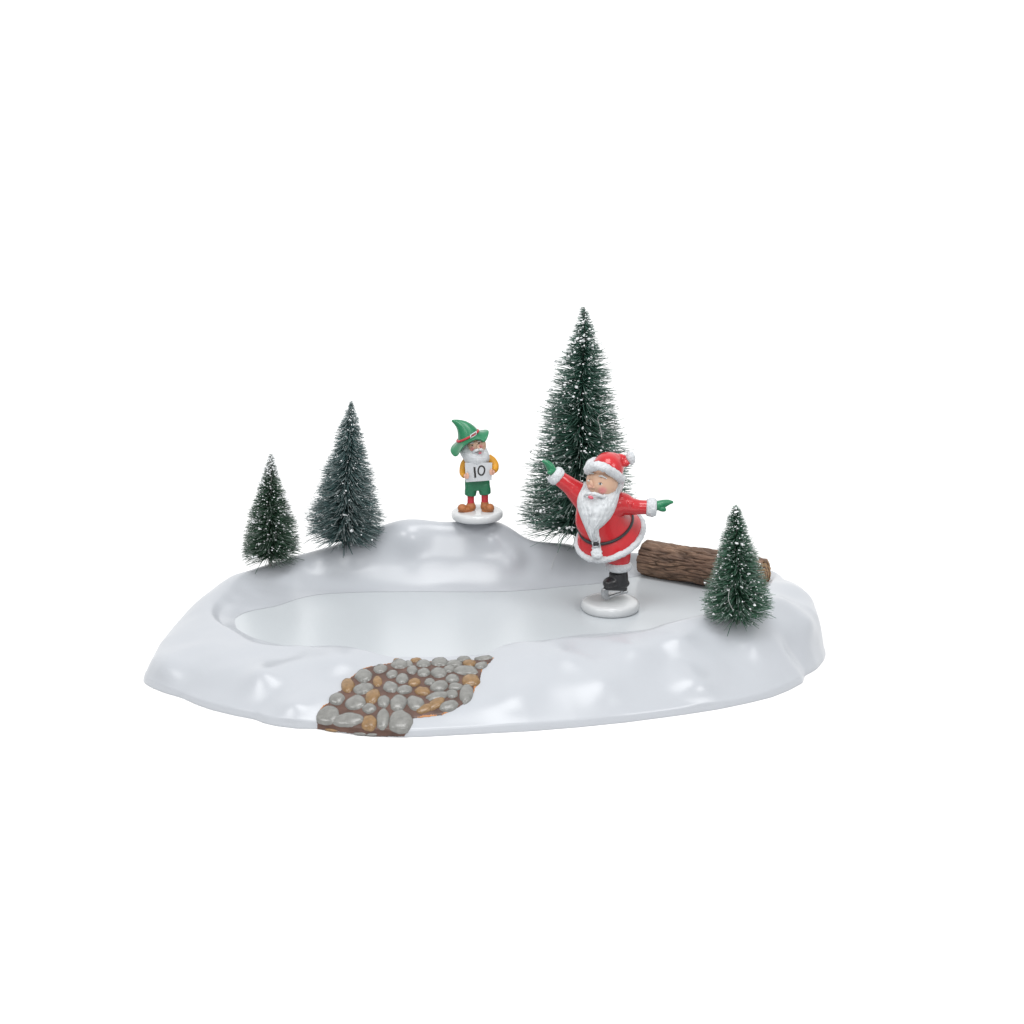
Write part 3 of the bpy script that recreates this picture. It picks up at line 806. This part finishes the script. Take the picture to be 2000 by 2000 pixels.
# head
HC = np.array((945, 435, -22.0)); HR = (31.5, 31.5, 33)
hc = sk(*HC)
def face_d(x, y, off=0.0):
    p = sk(x, y, HC[2]); dx = (p[0] - hc[0]) / HR[0]; dz = (p[2] - hc[2]) / HR[2]
    k = max(0.02, 1 - dx * dx - dz * dz)
    return HC[2] - HR[1] * math.sqrt(k) - off
def on_face(x, y, off=0.0): return sk(x, y, face_d(x, y, off))
hd = MB()
hd.ball(hc, *HR, n=72, m=48)
hd.ellipsoid(on_face(835, 455, 0.5), [[4.5, -1, 0], [1, 4, 0], [-1.5, 0, 8]], n=16, m=10)
hd.ellipsoid(on_face(826, 482, 2.0), [[5.2, -1, 0], [1, 5, 0], [0, 0, 4.4]], n=16, m=10)
hd.ellipsoid(on_face(806, 490, 0.5), [[2.8, 0, 0], [0, 3, 0], [0, 0, 2.8]], n=12, m=8)
hd.ellipsoid(on_face(856, 494, 0.5), [[3.2, 0, 0], [0, 3, 0], [0, 0, 2.9]], n=12, m=8)
hd.ellipsoid(on_face(948, 525, -5), [[10, 2, 0], [-2, 8, 0], [0, 0, 8]], n=18, m=12)
hd.ellipsoid(on_face(778, 500, -5), [[6, 0, 0], [0, 8, 0], [0, 0, 7.5]], n=18, m=12)
cheek1 = on_face(948, 525, 2); cheek2 = on_face(800, 506, 1); nz_ = on_face(826, 482, 6)
for i, p in enumerate(hd.v):
    p = np.array(p)
    w = max(math.exp(-(np.linalg.norm(p - cheek1) / 8.6) ** 4), math.exp(-(np.linalg.norm(p - cheek2) / 7.5) ** 4), 0.35 * math.exp(-(np.linalg.norm(p - nz_) / 6) ** 2))
    hd.c[i] = tuple(np.array((0.57, 0.37, 0.26)) * (1 - w) + np.array((0.60, 0.22, 0.215)) * w)
head = build('head', hd, M['skin'], skater, paintattr=True)
for ex_, ey_, r in ((812, 424, 1.0), (927, 456, 1.12)):
    em = MB(); em.ellipsoid(on_face(ex_, ey_, -1.2), [[4.0 * r, 0, -1.0], [0, 2.2, 0], [0.4, 0, 2.3 * r]], n=16, m=10); eo = build('eye', em, M['eye_white'], skater)
    pm = MB(); pm.ellipsoid(on_face(ex_ - 2, ey_ + 1, 0.5), [[1.7 * r, 0, 0], [0, 0.8, 0], [0, 0, 1.9 * r]], n=12, m=8); build('pupil', pm, M['pupil'], eo)
    lm_ = MB(); pts = [on_face(ex_ - 21 * r, ey_ - 5, 0.6), on_face(ex_ - 2, ey_ - 14, 1.0), on_face(ex_ + 20 * r, ey_ - 2, 0.5)]
    lm_.tube(pts, [0.2, 0.36, 0.2], n=6, sub=5); build('eyelid', lm_, M['pupil'], skater)
for pts, r in (([(795, 362), (820, 346), (856, 350)], 1.6), ([(908, 376), (945, 374), (995, 402)], 1.8)):
    m_ = MB(); m_.tube([on_face(x, y, 0.8) for x, y in pts], [r * .6, r, r * .55], n=8, sub=5, rough=0.3, rfreq=0.4); build('eyebrow', m_, M['beard'], skater)

# beard: one surface with combed strands
rows = [(430, 752, 1150, -24, -22), (470, 745, 1142, -30, -24), (520, 722, 1134, -38, -22), (560, 700, 1128, -47, -20), (600, 686, 1122, -56, -20), (640, 680, 1112, -62, -20), (700, 684, 1094, -67, -22), (760, 700, 1068, -70, -26), (820, 722, 1032, -71, -32),
        (880, 748, 975, -71, -40), (930, 770, 915, -70, -46), (980, 790, 893, -69, -50), (1030, 812, 892, -68, -54), (1060, 835, 888, -66, -58)]
ra = np.array(rows, float); bd_ = MB(); NV, NUU = 110, 96; rgs = []
for j in range(NV + 1):
    f = j / NV; y = 430 + (1062 - 430) * f
    L_, R_2, fr, bk_ = [np.interp(y, ra[:, 0], ra[:, k]) for k in (1, 2, 3, 4)]
    ring = []
    for i in range(NUU):
        a = 2 * math.pi * i / NUU
        cx = (L_ + R_2) / 2; hw = (R_2 - L_) / 2
        ca, sa = math.cos(a), math.sin(a)
        x = cx + hw * math.copysign(abs(ca) ** 0.85, ca)
        uu = ca * 9; sag = f * 9
        st = noise.noise(Vector((uu * 1.3 + 0.8 * noise.noise(Vector((uu * .5, sag, 3))), sag * 0.55, 0))) * 4.0 + noise.noise(Vector((uu * 3.2 + 1.2 * noise.noise(Vector((uu, sag * 1.2, 5))), sag * 0.9, 7))) * 3.2
        if sa > 0: d = bk_ + (fr - bk_) * sa ** 0.8 - st * min(1, sa * 3)
        else: d = bk_ - (10 * sa)
        ring.append(sk(x, y + 8 * noise.noise(Vector((uu, 1, 2))) * f, d))
    rgs.append(ring)
bd_.loft(rgs)
build('beard', bd_, M['beard'], skater)
ms = MB()
ms.tube([sk(832, 556, -61), sk(860, 560, -65), sk(910, 576, -62), sk(960, 590, -56), sk(1012, 592, -49)], [2.2, 3.9, 3.9, 3.0, 1.2], n=14, sub=7, rough=0.35, seed=4, rfreq=0.3)
ms.tube([sk(826, 553, -61), sk(806, 558, -61), sk(780, 566, -55), sk(752, 584, -47)], [2.2, 3.4, 3.0, 1.2], n=14, sub=7, rough=0.35, seed=5, rfreq=0.3)
build('moustache', ms, M['beard'], skater)
lp = MB(); lp.ellipsoid(sk(826, 599, -67), [[5.2, -1.5, -1.6], [1.5, 3.4, 0], [0.6, 0, 3.4]], n=16, m=10); build('mouth', lp, M['lip'], skater)
# hair at the side and back of the head
hr = MB(); hr.ellipsoid(sk(1000, 440, 2), [[33, 0, -4], [0, 27, 0], [4, 0, 35]], n=30, m=18, disp=lambda q: 0.05 * noise.noise(Vector(q * 7)))
build('hair', hr, M['beard'], skater)
# hat
hb = [sk(800, 312, -30), sk(835, 277, -46), sk(900, 270, -54), sk(980, 292, -55), sk(1060, 338, -47), sk(1120, 390, -32), sk(1140, 410, -8), sk(1120, 365, 20), sk(1050, 280, 34), sk(950, 225, 26), sk(860, 225, 4), sk(812, 270, -16)]
hbm = MB(); hbm.tube(hb, 9.0, n=16, closed=True, sub=9, rough=0.3, seed=6, rfreq=0.2)
build('fur_hat_brim', hbm, M['fur'], skater)
ht = MB()
ht.ellipsoid(sk(1012, 282, -10), [[29, 0, -9], [0, 33, 2], [8, 0, 28]], n=36, m=24)
ht.ellipsoid(sk(1050, 230, -4), [[20, 0, -4], [0, 22, 0], [4, 0, 19]], n=30, m=20)
ht.tube([sk(1085, 215, 0), sk(1140, 205, 2), sk(1185, 208, 2), sk(1220, 200, 0)], [15, 12.5, 10, 7.5], n=18, sub=5)
ht.ellipsoid(sk(1190, 240, -4), [[9, 0, 3], [0, 8, 0], [-2, 0, 7]], n=18, m=12)
build('hat', ht, M['red'], skater, remesh=1.2, smoothit=6)
pp = MB(); pp.ellipsoid(sk(1243, 185, -2), [[9, 0, 1.5], [0, 9.5, 0], [-2.4, 0, 13]], n=30, m=20, disp=lambda q: 0.16 * noise.noise(Vector(q * 3.2)))
build('pompom', pp, M['fur'], skater)

# ---------------------------------------------------------------- card holder gnome
gy_ = 357.0
g0 = WY(932, 1011.5, gy_)
gz = g0[2]
card = thing('card_holder_figurine', 'bearded figurine in green pointed hat holding a white card reading 10', 'figurine', g0)
def gk(x, y, d=0.0): return WY(840 + x * 0.12422, 800 + y * 0.12422, gy_ + d)
disc_base(card, g0, 54.5, 18, tiltx=0.012)
for sx, cx, cy, toe in ((-1, 590, 1545, -1), (1, 895, 1545, 1)):
    m_ = MB()
    if sx < 0:
        m_.ellipsoid(gk(555, 1560, -12), [[14, 5, 0], [-4, 11, 0], [0, 0, 7]]); m_.ellipsoid(gk(505, 1545, -17), [[9.5, 3, 0], [-3, 10, 0], [0, 0, 8.5]]); m_.ellipsoid(gk(640, 1530, -4), [[11, 2, 0], [-2, 10, 0], [0, 0, 10]])
        m_.ellipsoid(gk(560, 1592, -11), [[16.5, 5, 0], [-4, 11, 0], [0, 0, 2.5]])
        m_.tube([gk(645, 1540, -3), gk(640, 1462, -3)], [9.2, 8.2], n=16)
    else:
        m_.ellipsoid(gk(925, 1555, -14), [[11, -4, 0], [4, 12, 0], [0, 0, 7]]); m_.ellipsoid(gk(940, 1540, -19), [[8.5, -2, 0], [3, 10, 0], [0, 0, 8.5]]); m_.ellipsoid(gk(865, 1525, -4), [[9.8, -2, 0], [2, 10, 0], [0, 0, 10]])
        m_.ellipsoid(gk(905, 1588, -12), [[12.8, -4, 0], [4, 12, 0], [0, 0, 2.5]])
        m_.tube([gk(860, 1530, -3), gk(860, 1448, -3)], [8.8, 8.2], n=16)
    build('boot', m_, M['boot_brown'], card, remesh=0.9, smoothit=4)
for x0, x1 in ((638, 640), (858, 860)):
    m_ = MB(); m_.tube([gk(x0, 1300, -2), gk(x1, 1400, -2), gk(x1, 1480, -3)], [7.4, 7.2, 7.4], n=18, sub=5, rough=0.06); build('sock', m_, M['red_matt'], card)
sh = MB()
sh.loft([[gk(742 + a * math.cos(t), y + 18 * math.sin(t) * 1, d0 - 15 * math.sin(t)) for t in np.linspace(0, 2 * math.pi, 28, endpoint=False)] for y, a, d0 in ((1060, 185, 0), (1150, 198, 0), (1230, 196, 0), (1262, 150, 0))])
sh.tube([gk(650, 1190, -1), gk(640, 1270, -2), gk(632, 1345, -2)], [12.5, 13, 12], n=20, sub=4)
sh.tube([gk(845, 1180, -1), gk(858, 1260, -2), gk(866, 1325, -2)], [12.5, 13, 12], n=20, sub=4)
build('shorts', sh, M['green_cloth'], card, remesh=1.0, smoothit=4)
st = MB()
st.loft([[gk(742 + a * math.cos(t), y + 18 * math.sin(t), d0 - b_ * math.sin(t)) for t in np.linspace(0, 2 * math.pi, 28, endpoint=False)] for y, a, d0, b_ in ((700, 90, 0, 10), (760, 165, 0, 14), (880, 195, 0, 17), (1000, 200, 0, 18), (1090, 190, 0, 16))])
st.tube([gk(590, 800, 0), gk(540, 860, 0), gk(518, 945, -4), gk(516, 1005, -12), gk(545, 1048, -20)], [9, 8.6, 7.8, 6.8, 5.4], n=16, sub=5)
st.tube([gk(905, 755, 0), gk(970, 805, 0), gk(1012, 870, -3), gk(1018, 930, -10), gk(998, 968, -20)], [9, 9.6, 9.2, 8, 5.6], n=16, sub=5)
build('shirt', st, M['yellow'], card, remesh=0.9, smoothit=4)
# card with hand painted 10
cd = MB()
def cardp(u, v, d=0.0):   # u,v in 0..1 across / down the card; slightly bowed
    tl, tr_, br, blp = np.array((547, 836)), np.array((977, 832)), np.array((969, 1112)), np.array((562, 1142))
    q = (tl * (1 - u) + tr_ * u) * (1 - v) + (blp * (1 - u) + br * u) * v
    return gk(q[0], q[1], -30.5 - 1.0 * math.sin(u * math.pi) + 1.8 * v + d)
NX, NY = 16, 12; vv = []; ff = []
for d in (0.0, 2.6):
    for j in range(NY + 1):
        for i in range(NX + 1): vv.append(cardp(i / NX, j / NY, d))
W_ = NX + 1; T_ = W_ * (NY + 1)
for j in range(NY):
    for i in range(NX):
        a = j * W_ + i; ff.append((a, a + W_, a + W_ + 1, a + 1)); ff.append((T_ + a, T_ + a + 1, T_ + a + W_ + 1, T_ + a + W_))
for i in range(NX): ff.append((i, i + 1, T_ + i + 1, T_ + i)); k = NY * W_ + i; ff.append((k, T_ + k, T_ + k + 1, k + 1))
for j in range(NY): k = j * W_; ff.append((k, T_ + k, T_ + k + W_, k + W_)); k += NX; ff.append((k, k + W_, T_ + k + W_, T_ + k))
cd.add(vv, ff)
sign = build('score_card', cd, M['sign'], card, smooth=False)
def uvs(x, y): return ((x - 553) / 418.0, (y - 834 + (x - 553) * 0.0) / 292.0)
def stroke(pts, w):
    m_ = MB(); P3 = [cardp(*uvs(x, y), -0.55) for x, y in pts]
    m_.tube(P3, [w * k for k in ([1.0] * len(P3))], n=8, sub=4, flat=0.28, flatdir=(0, -1, 0)); return m_
g1 = stroke([(697, 902), (700, 960), (705, 1015), (707, 1066)], 2.0)
build('numeral', g1, M['pupil'], sign)
pts = [(805 + 50 * math.sin(t) * (1 + .05 * math.sin(2 * t)), 959 - 72 * math.cos(t)) for t in np.linspace(-0.12, 2 * math.pi + 0.10, 22)]
g2 = stroke(pts, 1.55)
build('numeral', g2, M['pupil'], sign)
# hands closing round the edges of the card
def hand(cx, cy, sgn):
    m_ = MB()
    m_.ellipsoid(gk(cx - sgn * 8, cy, -28), [[5.2, 0, 0], [0, 4.2, 0], [0, 0, 5.0]], n=16, m=10)
    for k in range(4):
        y = cy - 26 + 19 * k
        m_.tube([gk(cx - sgn * 18, y, -27), gk(cx + sgn * 8, y - 3 + 2 * k, -34), gk(cx + sgn * (36 - 4 * abs(k - 1)), y + 2 - k, -34.4)], [1.7, 1.65, 1.35], n=10, sub=4)
        m_.ball(gk(cx + sgn * (36 - 4 * abs(k - 1)), y + 2 - k, -34.4), 1.3, n=8, m=6)
    m_.tube([gk(cx - sgn * 6, cy - 22, -30), gk(cx + sgn * 8, cy - 42, -33.5), gk(cx + sgn * 26, cy - 46, -34.4)], [1.9, 1.7, 1.3], n=10, sub=4)
    return build('hand', m_, M['hand_skin'], card, remesh=0.55, smoothit=2)
hand(572, 1045, 1); hand(975, 985, -1)
# head
GH = np.array((735, 560, -12.0)); GR = (19.5, 19.5, 20.5)
ghc = gk(*GH)
def gface(x, y, off=0.0):
    p = gk(x, y, GH[2]); dx = (p[0] - ghc[0]) / GR[0]; dz = (p[2] - ghc[2]) / GR[2]
    return gk(x, y, GH[2] - GR[1] * math.sqrt(max(0.02, 1 - dx * dx - dz * dz)) - off)
gh = MB(); gh.ball(ghc, *GR, n=56, m=36)
gh.ellipsoid(gface(752, 580, 0.5), [[3.0, 0, 0], [0, 3, 0], [0.5, 0, 4.6]], n=14, m=9)
gh.ellipsoid(gface(762, 602, 1.2), [[3.8, 0, 0.4], [0, 3.4, 0], [0, 0, 2.9]], n=14, m=9)
gh.ellipsoid(gface(660, 622, -3), [[5.5, 0, 0], [0, 5, 0], [0, 0, 5]], n=14, m=9); gh.ellipsoid(gface(806, 575, -3), [[4.5, 0, 0], [0, 5, 0], [0, 0, 5]], n=14, m=9)
c1 = gface(664, 620, 1); c2 = gface(800, 580, 1)
for i, p in enumerate(gh.v):
    p = np.array(p); w = max(math.exp(-(np.linalg.norm(p - c1) / 5.4) ** 4), math.exp(-(np.linalg.norm(p - c2) / 4.6) ** 4))
    gh.c[i] = tuple(np.array((0.60, 0.40, 0.29)) * (1 - w) + np.array((0.56, 0.21, 0.20)) * w)
build('head', gh, M['skin'], card, paintattr=True)
for x, y in ((666, 565), (769, 530)):
    m_ = MB(); m_.ellipsoid(gface(x, y, -0.2), [[2.1, 0, 0.4], [0, 1.0, 0], [0, 0, 1.5]], n=12, m=8); build('eye', m_, M['pupil'], card)
# beard
rowsg = [(520, 500, 850, -12), (560, 490, 868, -17), (600, 478, 885, -20), (640, 466, 905, -26), (680, 470, 922, -31), (720, 486, 932, -34), (760, 510, 938, -35), (800, 535, 935, -34.5), (840, 560, 910, -33), (870, 640, 850, -31)]
rb = np.array(rowsg, float); gbm = MB(); rgs = []
for j in range(61):
    f = j / 60; y = 520 + 350 * f
    L_, R_2, fr = [np.interp(y, rb[:, 0], rb[:, k]) for k in (1, 2, 3)]
    ring = []
    for i in range(64):
        a = 2 * math.pi * i / 64; ca, sa = math.cos(a), math.sin(a)
        st_ = noise.noise(Vector((ca * 9 + f * 2, f * 4, 1))) * 0.9
        d = -6 + (fr + 6) * max(sa, 0) ** 0.75 - st_ * max(0, sa) if sa > 0 else -6 - 14 * sa
        ring.append(gk((L_ + R_2) / 2 + (R_2 - L_) / 2 * ca, y, d))
    rgs.append(ring)
gbm.loft(rgs); build('beard', gbm, M['beard'], card)
m_ = MB()
m_.tube([gk(765, 632, -36), gk(735, 640, -36.5), gk(700, 655, -34), (gk(668, 682, -30))], [2.4, 3.6, 3.3, 1.2], n=12, sub=6, rough=0.2, rfreq=.4)
m_.tube([gk(775, 630, -36), gk(800, 630, -36), gk(825, 638, -33), gk(845, 655, -29)], [2.4, 3.0, 2.5, 1.0], n=12, sub=6, rough=0.2, rfreq=.4)
build('moustache', m_, M['beard'], card)
m_ = MB(); m_.ellipsoid(gk(786, 684, -36.2), [[3.6, 0, 0.5], [0, 1.8, 0], [0, 0, 1.7]], n=12, m=8); build('mouth', m_, M['lip'], card)
for pts in ([(630, 535), (660, 520), (690, 528)], [(745, 505), (770, 492), (795, 500)]):
    m_ = MB(); m_.tube([gface(x, y, 0.3) for x, y in pts], [0.8, 1.3, 0.8], n=8, sub=4); build('eyebrow', m_, M['beard'], card)
# hat: wide tilted brim, bent cone, band and buckle
hat = MB(); rgs = []
RIM = [(0, 932, 338, -8), (20, 908, 430, -22), (38, 858, 525, -33), (54, 800, 462, -39), (72, 715, 458, -44), (90, 640, 490, -46), (110, 560, 538, -44), (130, 492, 612, -41), (147, 440, 728, -34), (163, 375, 742, -26), (180, 312, 655, -10),
       (200, 330, 585, 6), (230, 425, 500, 22), (270, 600, 405, 30), (310, 785, 330, 24), (340, 895, 316, 8)]
rt = np.array(RIM, float); rt3 = np.concatenate([rt - [360, 0, 0, 0], rt, rt + [360, 0, 0, 0]])
NH = 72; HT = np.linspace(0, 2 * math.pi, NH, endpoint=False)
rim = np.stack([np.interp(np.degrees(HT), rt3[:, 0], rt3[:, k]) for k in (1, 2, 3)], 1)
for _ in range(2): rim = (np.roll(rim, 1, 0) + 2 * rim + np.roll(rim, -1, 0)) / 4
r27 = math.radians(-27)
inn = np.array([np.array((594, 428, -8.)) + np.array((math.cos(r27), math.sin(r27), 0)) * 182 * math.cos(t) + np.array((8, 33, -22.)) * math.sin(t) for t in HT])
for k, dy, dd in ((0.0, 30, 0), (0.4, 27, 0), (0.8, 20, 0), (0.95, 14, 0), (1.0, 6, 0), (1.0, -4, 0), (0.95, -12, 0), (0.8, -10, 0), (0.5, -2, 0), (0.2, -4, 0), (0.06, -12, 0)):
    q = inn + (rim - inn) * k
    sag = np.array((0, 1, 0)) * (18 * math.sin(k * math.pi))
    rgs.append([gk(*(p + sag + np.array((0, dy, dd)))) for p in q])
cone = [((594, 420, -8), 0.545), ((583, 385, -7), 0.52), ((565, 350, -6), 0.475), ((535, 300, -5), 0.39), ((500, 252, -4), 0.30), ((455, 218, -3), 0.215), ((405, 192, -2), 0.135), ((365, 178, -2), 0.08), ((340, 172, -2), 0.04)]
for ci, (c, k) in enumerate(cone):
    c = np.array(c, float)
    f = ci / (len(cone) - 1)
    rr = math.radians(-27 - 38 * f)
    a_ = np.array((math.cos(rr), math.sin(rr), 0)) * 335 * k; b_ = np.array((0.25 * (1 - f), 1 - f, 0)) * 60 * k
    rgs.append([gk(*(c + a_ * math.cos(t) + (b_ + np.array((0, 0, -40 * k))) * math.sin(t))) for t in np.linspace(0, 2 * math.pi, 72, endpoint=False)])
hat.loft(rgs); hato = build('hat', hat, M['green'], card, smoothit=2)
bandp = []
c = np.array((592, 412, -8.)); a_ = np.array((math.cos(math.radians(-27)), math.sin(math.radians(-27)), 0)) * 335 * 0.548; b_ = np.array((0.25 * 60, 60, -40.)) * 0.56
bandp = [gk(*(c + a_ * math.cos(t) + b_ * math.sin(t))) for t in np.linspace(0, 2 * math.pi, 60, endpoint=False)]
m_ = MB(); m_.tube(bandp, 2.6, n=10, closed=True); build('hat_band', m_, M['red_matt'], hato)
def bq(t, dy, off): 
    q = c + a_ * math.cos(t) * 1.03 + b_ * math.sin(t) * 1.03; return gk(q[0], q[1] + dy, q[2] - off)
m_ = MB(); q4 = [bq(1.35, -24, 2.4), bq(0.72, -24, 2.4), bq(0.72, 22, 2.4), bq(1.35, 22, 2.4)]
for i in range(4): m_.tube([q4[i], q4[(i + 1) % 4]], 1.25, n=8); m_.ball(q4[i], 1.25, n=8, m=6)
build('hat_buckle', m_, M['disc'], hato)

# ---------------------------------------------------------------- ground, light, camera
gm = MB(); GX, GY0, GY1 = 1250, -1150, 1150
gm.add([(GX * math.copysign(abs(math.cos(t)) ** 0.6, math.cos(t)), (GY0 + GY1) / 2 + (GY1 - GY0) / 2 * math.copysign(abs(math.sin(t)) ** 0.6, math.sin(t)), -0.5) for t in np.linspace(0, 2 * math.pi, 96, endpoint=False)], [tuple(range(96))])
gr = build('ground', gm, M['ground'], smooth=False); gr['kind'] = 'structure'

w = bpy.data.worlds.new('World'); SC.world = w; w.use_nodes = True
nt = w.node_tree; bg = nt.nodes['Background']; bg.inputs['Color'].default_value = (1, 1, 1, 1)
tcw = nt.nodes.new('ShaderNodeTexCoord'); sep = nt.nodes.new('ShaderNodeSeparateXYZ'); mrw = nt.nodes.new('ShaderNodeMapRange')
nt.links.new(tcw.outputs['Generated'], sep.inputs['Vector']); nt.links.new(sep.outputs['Y'], mrw.inputs['Value']); mrw.interpolation_type = 'SMOOTHSTEP'
mrw.inputs['From Min'].default_value = 0.1; mrw.inputs['From Max'].default_value = 0.6; mrw.inputs['To Min'].default_value = 0.5; mrw.inputs['To Max'].default_value = 1.05
nt.links.new(mrw.outputs['Result'], bg.inputs['Strength'])

def lamp(name, loc, target, size, power, col=(1, 1, 1), sizey=None):
    l = bpy.data.lights.new(name, 'AREA'); l.energy = power; l.color = col
    l.shape = 'RECTANGLE'; l.size = size; l.size_y = sizey or size
    o = bpy.data.objects.new(name, l); COL.objects.link(o); o.location = loc
    o.rotation_euler = (Vector(target) - Vector(loc)).to_track_quat('-Z', 'Y').to_euler()
    return o
lamp('softbox_left', (-0.62, -0.45, 0.72), (0, 0.03, 0.03), 0.32, 2.2)
lamp('softbox_right', (0.68, -0.50, 0.68), (0, 0.03, 0.03), 0.32, 2.2)
lamp('softbox_front', (0.08, -1.00, 0.72), (0, 0.03, 0.03), 0.30, 2.2)
lamp('softbox_top', (0.0, -0.22, 1.0), (0, 0.05, 0.0), 0.50, 4.6)

cam = bpy.data.cameras.new('camera'); co = bpy.data.objects.new('camera', cam); COL.objects.link(co)
co.location = tuple(CAM * S); co.rotation_euler = (math.pi / 2 - PITCH, 0, 0)
cam.sensor_width = 36; cam.lens = 36 * D / 2000; cam.clip_start = 0.01; cam.clip_end = 100
SC.camera = co
vs_ = SC.view_settings; vs_.view_transform = 'Standard'; vs_.look = 'None'; vs_.exposure = 0.27; vs_.gamma = 1; vs_.use_curve_mapping = False
SC.render.resolution_x = 1024; SC.render.resolution_y = 1024
SC.cycles.use_denoising = True
